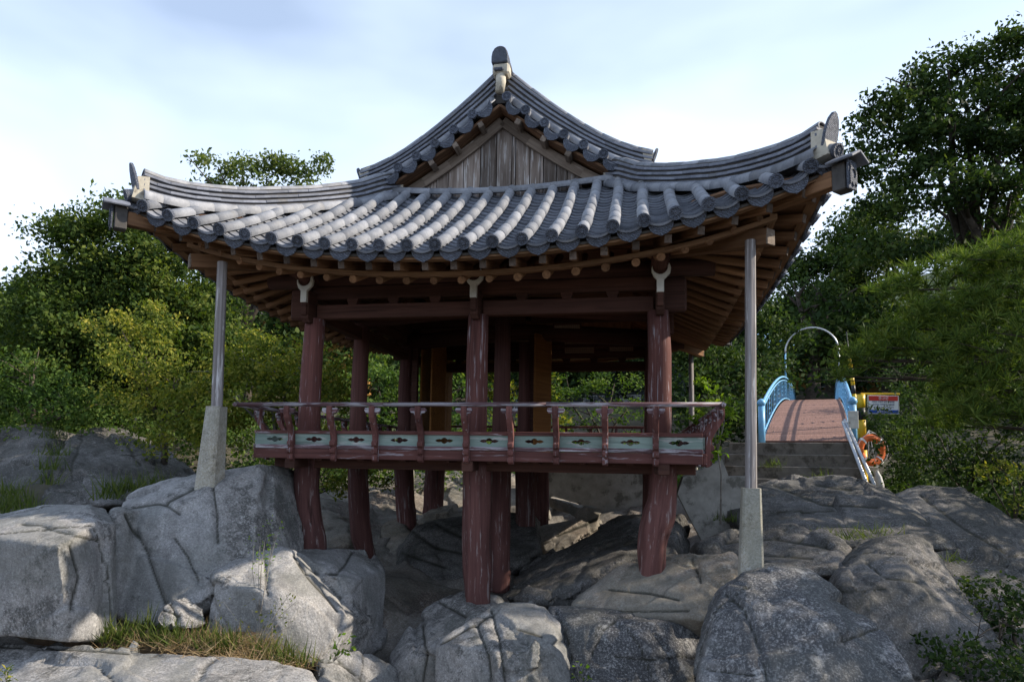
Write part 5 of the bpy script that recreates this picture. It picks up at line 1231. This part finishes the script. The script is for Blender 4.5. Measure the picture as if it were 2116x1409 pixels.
# left bank
tree('broadleaf_tree', 'tall dark green tree with a pointed top behind the left end of the eave', gb_(215, 18), blobs_px([(185, 455, 18, .75, 1.0, .45), (240, 445, 18, .55, .8, .3), (160, 510, 18, .75, 1.2, .6), (270, 500, 18, 1.4, 1.5, 1.0), (130, 610, 17.5, .9, 1.3, .7), (210, 590, 18, 1.8, 1.6, 1.1), (320, 600, 18, 1.6, 1.5, 1.1), (100, 680, 17, 1.5, 1.5, 1.0), (230, 700, 17.5, 1.9, 1.6, 1.1), (340, 720, 17.5, 1.5, 1.5, 1.1), (180, 790, 17, 1.8, 1.5, 1.0), (400, 640, 18.5, 1.3, 1.3, 1.0), (430, 740, 18.5, 1.3, 1.3, 1.0)]), L_LEFT, .115, 6.0, 150, .27, .22, TG, seed=2)
tree('broadleaf_tree', 'dark rounded tree at the far left edge with blackish leaves', gb_(20, 21), blobs_px([(40, 640, 21, 1.2, 1.2, .5), (105, 650, 21, .8, 1.0, .45), (-30, 680, 21, 1.2, 1.4, .8), (30, 690, 20, 2.0, 1.5, 1.1), (-20, 780, 19, 2.0, 1.5, 1.2), (80, 760, 19, 1.8, 1.5, 1.1), (60, 840, 18.5, 1.8, 1.3, .8)]), L_LEFT, .125, 4.8, 140, .30, .2, TG, seed=3)
tree('broadleaf_tree', 'airy haze-paled green tree rising behind the left roof corner against the sky', gb_(520, 26), blobs_px([(410, 320, 26, .5, .7, .25), (450, 350, 26, .8, .8, .35), (500, 345, 26, .6, .8, .32), (550, 352, 26, .6, .8, .32), (595, 345, 26, .5, .7, .28), (640, 355, 26, .45, .6, .3), (665, 340, 26, .22, .4, .22), (475, 345, 26, .45, .6, .3), (525, 350, 26, .5, .6, .3), (572, 345, 26, .45, .6, .3), (615, 350, 26, .4, .6, .3), (520, 385, 26, 1.5, 1.2, .4), (620, 388, 26, .9, 1.0, .4), (430, 395, 26, .7, 1.0, .4), (480, 450, 26, 2.2, 1.5, 1.0), (580, 450, 26, 2.0, 1.5, 1.0)]), L_HAZED, .15, 3.0, 70, .24, .26, TG, seed=4)
tree('leafy_bush', 'yellow green bush spreading behind the left corner post and railing', gb_(590, 13.5), blobs_px([(500, 735, 13.5, .75, .8, .45), (560, 740, 13.5, .8, .8, .45), (620, 770, 13.3, .8, .8, .5), (690, 770, 13.2, .55, .6, .4), (540, 800, 13.2, .9, .8, .5), (600, 830, 13.2, .8, .8, .5), (700, 830, 13, .45, .5, .4), (480, 830, 13, .7, .7, .5), (660, 870, 13, .7, .6, .4)]), L_YEL, .072, 17, 95, .15, .07, 'bushes on the left bank', M_BARKP, 'bush', seed=5, top='stems')
tree('leafy_bush', 'sunlit olive bush low on the bank between the rounded boulders and the stone post', gb_(340, 13.5), blobs_px([(300, 740, 13.8, .7, .8, .5), (360, 790, 13.4, .7, .7, .5), (280, 800, 13.6, .7, .7, .5), (340, 850, 13, .8, .7, .5), (420, 840, 13, .6, .6, .5), (310, 900, 12.6, .5, .5, .35), (380, 910, 12.6, .6, .6, .35), (460, 890, 12.8, .6, .6, .4), (250, 690, 14.2, .6, .6, .4), (300, 660, 14.5, .6, .6, .4)]), L_YEL, .075, 15, 85, .16, .07, 'bushes on the left bank', cat='bush', seed=6, top='stems')
tree('leafy_bush', 'dusky green bush behind the blue-grey boulders at the left edge', gb_(90, 14.5), blobs_px([(60, 790, 14.8, .9, .8, .5), (130, 820, 14.5, .8, .8, .5), (30, 850, 14.3, .8, .8, .5), (190, 850, 14.2, .7, .7, .4), (110, 870, 14, .9, .7, .35), (80, 730, 15.5, .7, .7, .4)]), L_MID, .085, 12, 75, .17, .07, 'bushes on the left bank', cat='bush', seed=7, top='stems')
tree('leafy_bush', 'small green bush growing below the floor behind the near corner stilt', gb_(620, 11.5, -.1), blobs_px([(545, 985, 11.2, .30, .35, .22), (590, 960, 11.5, .4, .4, .25), (560, 1030, 11, .35, .35, .25), (680, 975, 11.6, .35, .35, .2), (720, 990, 11.6, .32, .32, .2), (770, 985, 11.6, .28, .3, .26), (700, 1010, 11.4, .22, .25, .12)]), L_YEL, .062, 42, 60, .10, .035, 'bushes on the left bank', cat='bush', seed=8, top='stems')
# behind the pavilion
tree('maple', 'feathery green maple seen through the open bay under the rear beam', gb_(1240, 17.5, -.3), blobs_px([(1200, 830, 17.5, .9, .8, .3), (1270, 800, 18, 1.1, .8, .35), (1300, 850, 17.5, 1.0, .8, .35), (1210, 880, 17, 1.0, .8, .3), (1150, 800, 18, .8, .7, .35), (1320, 900, 17, .9, .7, .3), (1240, 930, 16.8, 1.0, .7, .3)]), L_MID, .085, 9, 75, .19, .08, TG, flat=.35, seed=9, up=1.2)
tree('leafy_bush', 'sparse bush with pale sunlit leaves beside the chamber door', gb_(1120, 15.2), blobs_px([(1030, 800, 15.2, .35, .4, .5), (1120, 790, 15, .22, .3, .30), (1135, 840, 15, .30, .3, .35), (1150, 880, 15, .28, .3, .3), (1030, 870, 15.2, .35, .4, .4), (1100, 880, 15, .3, .3, .35)]), L_YEL, .085, 24, 50, .13, .04, cat='bush', seed=10, top='stems')
tree('maple', 'dark green tree seen between the rear columns on the left of the chamber', gb_(790, 21), blobs_px([(780, 800, 21, 1.4, 1.2, .7), (800, 860, 20, 1.3, 1.0, .6), (760, 760, 22, 1.2, 1.0, .5), (840, 820, 21, 1.2, 1.0, .7), (720, 860, 20, 1.2, 1.0, .6), (960, 830, 21, 1.5, 1.0, .7), (1000, 880, 20, 1.2, 1.0, .6), (900, 900, 20, 1.5, 1.0, .6)]), L_MID, .12, 4.5, 80, .24, .1, TG, flat=.4, seed=11)
tree('leafy_shrub', 'bright yellow green shrub leaning past the right end of the railing', (W(1488, 1000, 2.2).x, 2.2, -.5), [(tuple(W(px, py, 2.2)), r) for px, py, r in ((1450, 780, .08), (1462, 800, .10), (1480, 820, .13), (1450, 830, .12), (1495, 840, .13), (1515, 838, .09), (1470, 850, .13), (1500, 870, .12), (1490, 900, .10), (1478, 935, .07), (1440, 860, .10), (1462, 880, .1))], L_FRESH, .075, 480, 13, .05, .013, None, cat='shrub', seed=12, up=1.0, top='stems', flat=.5, bark=M_BARKP)
# right bank and beyond
tree('zelkova_tree', 'big spreading tree high on the right with a dark crown and forked trunks', gb_(1960, 36), blobs_px([(2030, 130, 35, 1.6, 2, 1.1), (2090, 120, 35, 1.4, 2, 1.2), (1960, 150, 35, 2.0, 2, 1.0), (1900, 170, 35, 1.3, 2, .9), (2000, 220, 35, 3.0, 2.5, 1.4), (1870, 240, 34, 2.0, 2, 1.0), (1800, 230, 34, 1.4, 1.8, .7), (1770, 290, 34, .9, 1.5, .5), (1920, 310, 34, 2.4, 2.5, 1.1), (2070, 300, 34, 2.6, 2.5, 1.5), (2150, 220, 34, 2.5, 2.5, 2.4), (1840, 360, 33, 1.5, 1.8, .8), (1960, 390, 33, 2.6, 2.2, 1.0), (2090, 400, 33, 2.4, 2.2, 1.3), (1790, 340, 33, 1.0, 1.4, .5), (1890, 430, 33, 1.4, 1.5, .7), (1800, 430, 33, .9, 1.3, .5), (1850, 490, 33, 1.4, 1.3, .8), (1780, 510, 33, 1.2, 1.3, .8), (1900, 520, 33, 1.2, 1.3, .7), (2010, 500, 34, 1.3, 1.3, .5), (2080, 500, 34, 1.5, 1.3, .8), (1755, 350, 33, .7, 1.0, .4)]), L_DARK, .25, .95, 105, .48, .55, TG, seed=13, flat=.55)
tree('broadleaf_tree', 'dark tree between the tile-hooded eave corner and the bridge', gb_(1720, 39), blobs_px([(1770, 480, 39, 2.08, 1.80, 1.17), (1720, 560, 38, 2.21, 1.80, 1.30), (1790, 580, 38, 2.08, 1.80, 1.30), (1700, 650, 37, 2.21, 1.80, 1.17), (1650, 560, 39, 1.56, 1.56, 1.04), (1760, 660, 37, 1.82, 1.80, 0.91), (1620, 650, 38, 1.56, 1.56, 1.04), (1690, 620, 36, 1.30, 1.20, 0.78), (1850, 520, 39, 1.69, 1.56, 0.91)]), L_DARK, .22, 1.7, 110, .45, .3, TG, seed=14)
tree('broadleaf_tree', 'blackish tree filling the gap behind the rear prop and the front post', gb_(1480, 27), blobs_px([(1420, 720, 26, 1.3, 1.2, .8), (1480, 740, 26, 1.5, 1.2, .9), (1450, 810, 25, 1.5, 1.2, .8), (1520, 800, 25, 1.3, 1.2, .8), (1590, 760, 27, 1.2, 1.1, .8), (1540, 870, 24, 1.3, 1.1, .7), (1420, 880, 24, 1.2, 1.1, .7), (1600, 690, 28, 1.1, 1.0, .7), (1560, 640, 28, 1.2, 1.0, .7)]), L_DARK, .17, 3.8, 95, .34, .18, TG, seed=15)
# pine: needle tufts on level pads
def pine(label, base, pads, trunk, seed, n_t=36, nl=.20):
    t = thing('pine_tree', label, 'pine', base, TG); B = np.array(base, float)
    v, f = limb_mesh('trunk', trunk, M_BARK); centred('trunk', v, f, M_BARK, t, True, base)
    P = []; D = []; S_ = []
    for c, r in pads:
        c = np.array(c, float); r = np.array(r, float); m = int(n_t * r[0] * r[1] * 3.2)
        u = unit(m); q = NG.uniform(0, 1, (m, 1)) ** .45; C = c + u * q * r
        for a in range(m):
            k = 30; d = unit(k) + np.array([0, 0, .75]); d /= np.linalg.norm(d, axis=1, keepdims=True)
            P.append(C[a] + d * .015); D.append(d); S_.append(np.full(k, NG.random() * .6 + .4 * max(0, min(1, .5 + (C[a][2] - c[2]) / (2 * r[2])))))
    P = np.concatenate(P); D = np.concatenate(D); S_ = np.concatenate(S_)
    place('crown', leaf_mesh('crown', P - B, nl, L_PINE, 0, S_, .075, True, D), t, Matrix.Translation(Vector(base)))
pb = (9.6, 3.2, -1.2)
pads = [(c, (r[0], r[1], r[2] * 1.7)) for c, r in blobs_px([(1960, 570, 11.5, .9, .8, .20), (2060, 540, 11, .8, .8, .2), (1870, 600, 11.8, .6, .6, .16), (2100, 610, 10.5, .8, .7, .22), (1990, 640, 11, .9, .7, .2), (1900, 680, 11.4, .7, .7, .18), (1830, 720, 11.6, .55, .6, .15), (1760, 745, 11.9, .45, .5, .14), (2080, 690, 10.4, .8, .7, .22), (1960, 730, 10.8, .7, .7, .2), (1745, 778, 11.9, .3, .35, .07), (2060, 760, 10.3, .8, .6, .2), (2130, 520, 10.5, .8, .8, .25), (1960, 800, 10.9, .5, .6, .13), (2100, 830, 10.2, .7, .6, .2), (2000, 850, 10.5, .7, .6, .15), (1950, 870, 11.2, .4, .5, .10)])]
pads += [((9.6, 1.4, 4.2), (1.4, 1.0, .35)), ((10.6, 2.2, 4.9), (1.4, 1.2, .4)), ((10.4, 1.8, 3.4), (1.3, 1.2, .35))]
tk = [([Vector(pb) - Vector((0, 0, .4)), Vector((9.4, 3.1, .4)), Vector((9.9, 3.0, 2.2)), Vector((9.5, 3.3, 4.6))], [.2, .17, .13, .05])]
rr_ = random.Random(5)
for c, r in pads:
    c = Vector(c); a = Vector((9.65, 3.1, max(.4, min(4.3, c.z - .15)))); k = a.lerp(c, .5) + Vector((rr_.uniform(-.15, .15), rr_.uniform(-.15, .15), -.12))
    tk.append(([a, k, c], [.055, .038, .014]))
    for _ in range(3): e = c + Vector((rr_.uniform(-.6, .6), rr_.uniform(-.6, .6), rr_.uniform(-.1, .1))); tk.append(([k.lerp(c, .6), (k + e) / 2, e], [.018, .012, .005]))
pine('pine tree reaching in from the right with long level needle boughs over the sign', pb, pads, tk, 3)
tree('leafy_bush', 'dark bush in the shade below the pine boughs', gb_(1960, 13.5, -.2), blobs_px([(1900, 900, 13.5, .7, .7, .4), (1960, 930, 13, .7, .7, .4), (2040, 900, 12.5, .8, .7, .5), (2090, 960, 12, .7, .7, .4), (1870, 960, 13.5, .5, .6, .3), (2000, 980, 12.5, .7, .6, .3), (2120, 880, 12, .7, .7, .5), (1880, 840, 14.5, .8, .7, .5)]), L_DARK, .085, 10, 70, .17, .05, 'bushes under the pine', cat='bush', seed=16, top='stems')
tree('leafy_bush', 'low yellow green bush at the right edge above the whaleback rock', gb_(2080, 11.0, -.1), blobs_px([(2060, 965, 11, .26, .3, .10), (2100, 985, 10.8, .28, .3, .12), (2030, 975, 11.2, .2, .25, .08), (2110, 1040, 10.6, .2, .25, .15)]), L_YEL, .065, 75, 32, .09, .025, 'bushes under the pine', cat='bush', seed=17, top='stems', flat=.4)
tree('leafy_bush', 'brownish dark bush in the bottom right corner among shaded rocks', gb_(2080, 7.2, .2), blobs_px([(2060, 1240, 7.6, .35, .4, .22), (2110, 1300, 7.2, .4, .4, .25), (1990, 1360, 6.6, .32, .35, .18), (2080, 1390, 6.6, .4, .4, .2), (2020, 1290, 7.4, .25, .3, .15)]), L_DARK, .055, 130, 50, .10, .02, 'bushes under the pine', cat='bush', seed=18, top='stems')
# trees on the near right bank, outside the photograph, whose shade lies over the right-hand rocks
tree('broadleaf_tree', 'leafy tree on the near right bank shading the front boulders', (11.5, -1.5, -1.5), [((11.3, -1.2, 2.4), (1.6, 1.3, .9)), ((11.8, -2.8, 2.0), (1.5, 1.3, .9)), ((11.0, .2, 2.9), (1.3, 1.1, .7)), ((11.2, -2.0, .9), (1.4, 1.6, .8)), ((10.8, -3.6, 1.0), (1.3, 1.0, .8)), ((11.0, .2, 1.2), (1.3, 1.2, .8)), ((12, -.5, 3.3), (.9, .9, .5))], L_MID, .13, 4.2, 75, .28, .14, TG, seed=19)
tree('leafy_bush', 'dark leafy bush behind the lifebuoy and the sign post', gb_(1860, 18, -.3), blobs_px([(1835, 880, 18, .8, .8, .5), (1890, 850, 18, .9, .8, .55), (1830, 950, 17.5, .8, .8, .5), (1900, 930, 17.5, .9, .8, .5), (1940, 870, 18, .9, .8, .6), (1860, 990, 17, .8, .7, .4), (1840, 810, 19, .8, .8, .5), (1780, 880, 19.5, .6, .7, .5), (1900, 780, 19, .9, .8, .5), (1980, 960, 17, .9, .8, .5)]), L_DARK, .095, 9, 75, .19, .06, 'bushes under the pine', cat='bush', seed=31, top='stems')
tree('broadleaf_tree', 'dark tree mass standing behind the trunks of the big spreading tree', gb_(1900, 52), blobs_px([(1800, 470, 50, 2.2, 2, 1.5), (1870, 510, 50, 2.4, 2, 1.4), (1950, 500, 50, 2.0, 2, 1.2), (2030, 520, 50, 2.2, 2, 1.3), (2100, 500, 50, 2.4, 2, 1.6), (1760, 540, 50, 2.0, 2, 1.5), (1850, 430, 50, 1.5, 2, .8), (2110, 440, 50, 2, 2, 1.2), (1990, 450, 50, 1.3, 1.5, .6)]), L_DARK, .32, .8, 100, .6, .3, TG, seed=41)
tree('broadleaf_tree', 'leafy tree farther along the right bank beyond the pine, shading the bedrock hump', (12.5, 4.2, -1.4), [((12.4, 5.2, 2.7), (1.2, 1.4, .9)), ((12.6, 3.6, 2.2), (1.2, 1.3, .9)), ((12.3, 2.0, 1.8), (1.2, 1.3, .9)), ((12.5, 6.2, 1.4), (1.1, 1.2, .8))], L_MID, .13, 4.2, 75, .28, .14, TG, seed=51)
# far wood on the slope: one mass
def far_wood():
    n = 420; a = NG.uniform(-.80, .80, n); D = NG.uniform(36, 66, n) ; P = []; sp = []
    bl = []
    for i in range(n):
        th = a[i] - .183; x, y = CAMP[0] + math.sin(th) * D[i], CAMP[1] + math.cos(th) * D[i]
        z = float(soil(np.array([[x]]), np.array([[y]]))[0, 0]); h = NG.uniform(1.5, 5.0)
        top = 2.0 + .10 * D[i]
        bl.append(((x, y, min(z + h, z * .5 + top)), (1.8, 1.8, 1.5)))
    P, sp = sprays(bl, 1.1, 26, .5, .8, .7)
    tag(place('far_wood', leaf_mesh('far_wood', P, .34, L_DARK, .4, sp)), 'dense mass of trees on the slope behind the pavilion', 'wood', kind='stuff')
far_wood()
# dark tree trunks seen beyond the bridge
def trunk_tree(px, D, label, w, h, blobs):
    tree('broadleaf_tree', label, gb_(px, D, -.3), blobs_px(blobs), L_DARK, .17, 1.8, 60, .4, w, TG, seed=int(px), flat=.5)
trunk_tree(1686, 34, 'straight thick trunk rising behind the crown of the bridge under dark leaves', .42, 5, [(1690, 600, 34, 1.4, 1.2, .7), (1640, 590, 34, 1.1, 1.0, .6), (1740, 610, 34, 1.2, 1.0, .6)])
# undergrowth over the banks: one mass per bank
def cover(label, x0, x1, y0, y1, n, mat, size, hz, leaves=40, cr=.22, ok=lambda x, y: True):
    bl = []
    while len(bl) < n:
        x, y = NG.uniform(x0, x1), NG.uniform(y0, y1)
        if ok(x, y): z = float(gz(np.array([x]), np.array([y]))[0]); bl.append((x, y, z + NG.uniform(.0, hz)))
    C = np.array(bl); idx = np.repeat(np.arange(n), leaves); P = C[idx] + np.clip(NG.normal(size=(len(idx), 3)), -1.7, 1.7) * cr * np.array([1.2, 1.2, .6])
    tag(place('undergrowth', leaf_mesh('undergrowth', P, size, mat, .6, NG.random(n)[idx])), label, None, kind='stuff')
cover('leafy undergrowth covering the bank behind the left boulders', -15, -2.4, 4.6, 15, 900, L_MID, .10, .8, ok=lambda x, y: y > 4.6 + max(0, x + 5.5) * .9)
cover('shaded undergrowth behind the pavilion', -3, 5, 8.6, 17, 500, L_MID, .10, .5)
cover('dark undergrowth on the bank under the pine', 7.2, 15, 3.5, 16, 750, L_DARK, .10, .8, ok=lambda x, y: x > 7.3 + (y - 7.5) * .27)
# grass, weeds and small plants
def blades(name, centers, n, hgt, mat, spread, label=None, lean=.5, w=.07):
    P = []; D = []
    for c in centers:
        c = np.array(c, float); q = c + NG.normal(size=(n, 3)) * np.array([spread, spread, .008]); d = NG.normal(size=(n, 3)) * lean; d[:, 2] = 1; d /= np.linalg.norm(d, axis=1, keepdims=True); P.append(q); D.append(d)
    P = np.concatenate(P); D = np.concatenate(D)
    o = P.mean(0); me = leaf_mesh(name, P - o, hgt, mat, 0, None, w, True, D); return tag(place(name, me, None, Matrix.Translation(Vector(o))), label, None, kind='stuff')
gc = lambda px, py, Y: tuple(W(px, py, Y))
blades('grass', [gc(x, y, Y) for x, y, Y in ((215, 1318, -2.5), (240, 1322, -2.5), (255, 1325, -2.45), (270, 1328, -2.45), (330, 1325, -2.4), (350, 1330, -2.4), (370, 1332, -2.4), (440, 1340, -2.35), (460, 1345, -2.35), (480, 1338, -2.3), (540, 1350, -2.2), (560, 1362, -2.2), (590, 1362, -2.15), (620, 1372, -2.1), (300, 1300, -2.3), (420, 1330, -2.25))], 60, .20, L_GRASS, .06, lean=.45)
blades('grass', [gc(x, y, Y) for x, y, Y in ((255, 1010, .6), (275, 1015, .7), (300, 1018, .7), (240, 1020, .5), (230, 1030, .3), (320, 1005, .8), (112, 940, 2.2), (108, 905, 3.4), (98, 1000, 1.6), (104, 970, 1.9), (110, 890, 3.8), (10, 1060, .5), (30, 1050, .6), (-10, 1050, .5), (60, 1060, .4), (25, 1020, 1.0), (50, 1040, .8), (0, 1030, 1.0), (20, 1075, 0.0), (-20, 1040, .8))], 65, .27, L_GRASS, .12, lean=.35, w=.05)
blades('grass', [gc(x, y, Y) for x, y, Y in ((1790, 1110, 1.6), (1770, 1100, 1.8), (1750, 1112, 1.5), (1710, 1112, 1.3), (1830, 1105, 1.8), (1960, 1160, 1.0), (1700, 985, 4.6), (1590, 965, 6.6), (1605, 960, 6.6), (2080, 1110, 3.0), (1990, 1075, 3.2), (1900, 1170, .6), (1930, 1230, .2), (1500, 1075, 2.4))], 45, .16, L_GRASS, .10, lean=.6)
blades('dry_grass', [gc(x, y, Y) for x, y, Y in ((400, 1322, -2.3), (430, 1318, -2.25), (460, 1322, -2.25), (500, 1325, -2.2), (530, 1330, -2.15), (510, 1345, -2.25), (380, 1330, -2.4), (300, 1330, -2.45), (560, 1345, -2.1), (600, 1365, -2.05), (470, 1352, -2.4), (350, 1340, -2.5), (250, 1335, -2.5), (420, 1345, -2.5), (530, 1362, -2.4), (620, 1378, -2.2), (480, 1365, -2.5), (560, 1372, -2.35))], 95, .17, L_DRY, .085, lean=1.6, w=.03)
g = grid('weed_bed', -4.2, -1.7, -2.62, -1.75, .06, lambda X, Y: -1.72 + .05 * fbm(np.stack([X.ravel(), Y.ravel(), 0 * X.ravel()], 1), 2.5, 4).reshape(X.shape) - .05 - .5 * np.clip((-2.30 - Y) / .32, 0, 1), M_DIRT)
def sprig(name, label, base, pts, mat, size, per, spread, group=None, n_st=4):
    t = thing(name, label, 'plant', base, group); B = Vector(base); v = []; f = []; P = []
    for p in pts:
        p = Vector(p); m = B.lerp(p, .55) + Vector((jig(.03), jig(.03), .02)); a, b = tube_vf([B, m, p], [.004, .003, .0015], 4); o = len(v); v += a; f += [tuple(o + i for i in q) for q in b]
        for k in range(per):
            q = m.lerp(p, k / max(1, per - 1)); P.append(np.array(q) + NG.normal(size=3) * spread)
    centred('stems', v, f, M_BARKP, t, False, base)
    place('leaves', leaf_mesh('leaves', np.array(P) - np.array(base), size, mat, .9), t, Matrix.Translation(B))
def spx(lst, Y): return [tuple(W(x, y, Y)) for x, y in lst]
sprig('sapling', 'thin sapling with tiny bright leaves rising before the edge of the leaning slab', W(535, 1285, -1.95), spx([(556, 1070), (540, 1090), (575, 1065), (548, 1110), (525, 1105), (560, 1130), (580, 1075), (545, 1150)], -1.75), L_FRESH, .032, 13, .035)
sprig('sapling', 'wiry sapling with scattered small leaves in front of the rounded outcrop', W(530, 1335, -2.1), spx([(600, 1225), (575, 1235), (615, 1240), (560, 1270), (590, 1275), (520, 1260), (460, 1240), (610, 1290), (545, 1290), (505, 1290)], -1.95), L_YEL, .034, 9, .04)
sprig('leafy_plant', 'fresh green plant with broad leaves at the foot of the rounded outcrop', W(690, 1365, -1.75), spx([(722, 1310), (705, 1315), (715, 1335), (695, 1330), (680, 1350), (735, 1330), (700, 1345)], -1.8), L_FRESH, .062, 5, .02)
sprig('leafy_plant', 'small green plant at the bottom between the whitish and the speckled boulder', W(1200, 1420, -1.75), spx([(1190, 1368), (1200, 1385), (1215, 1400), (1185, 1390), (1208, 1372)], -1.8), L_FRESH, .05, 4, .015)
sprig('leafy_plant', 'low weed with yellowish leaves in the bottom left corner on the slab', W(15, 1415, -3.7), spx([(5, 1380), (25, 1375), (15, 1390), (0, 1395), (30, 1392)], -3.7), L_YEL, .04, 6, .02)
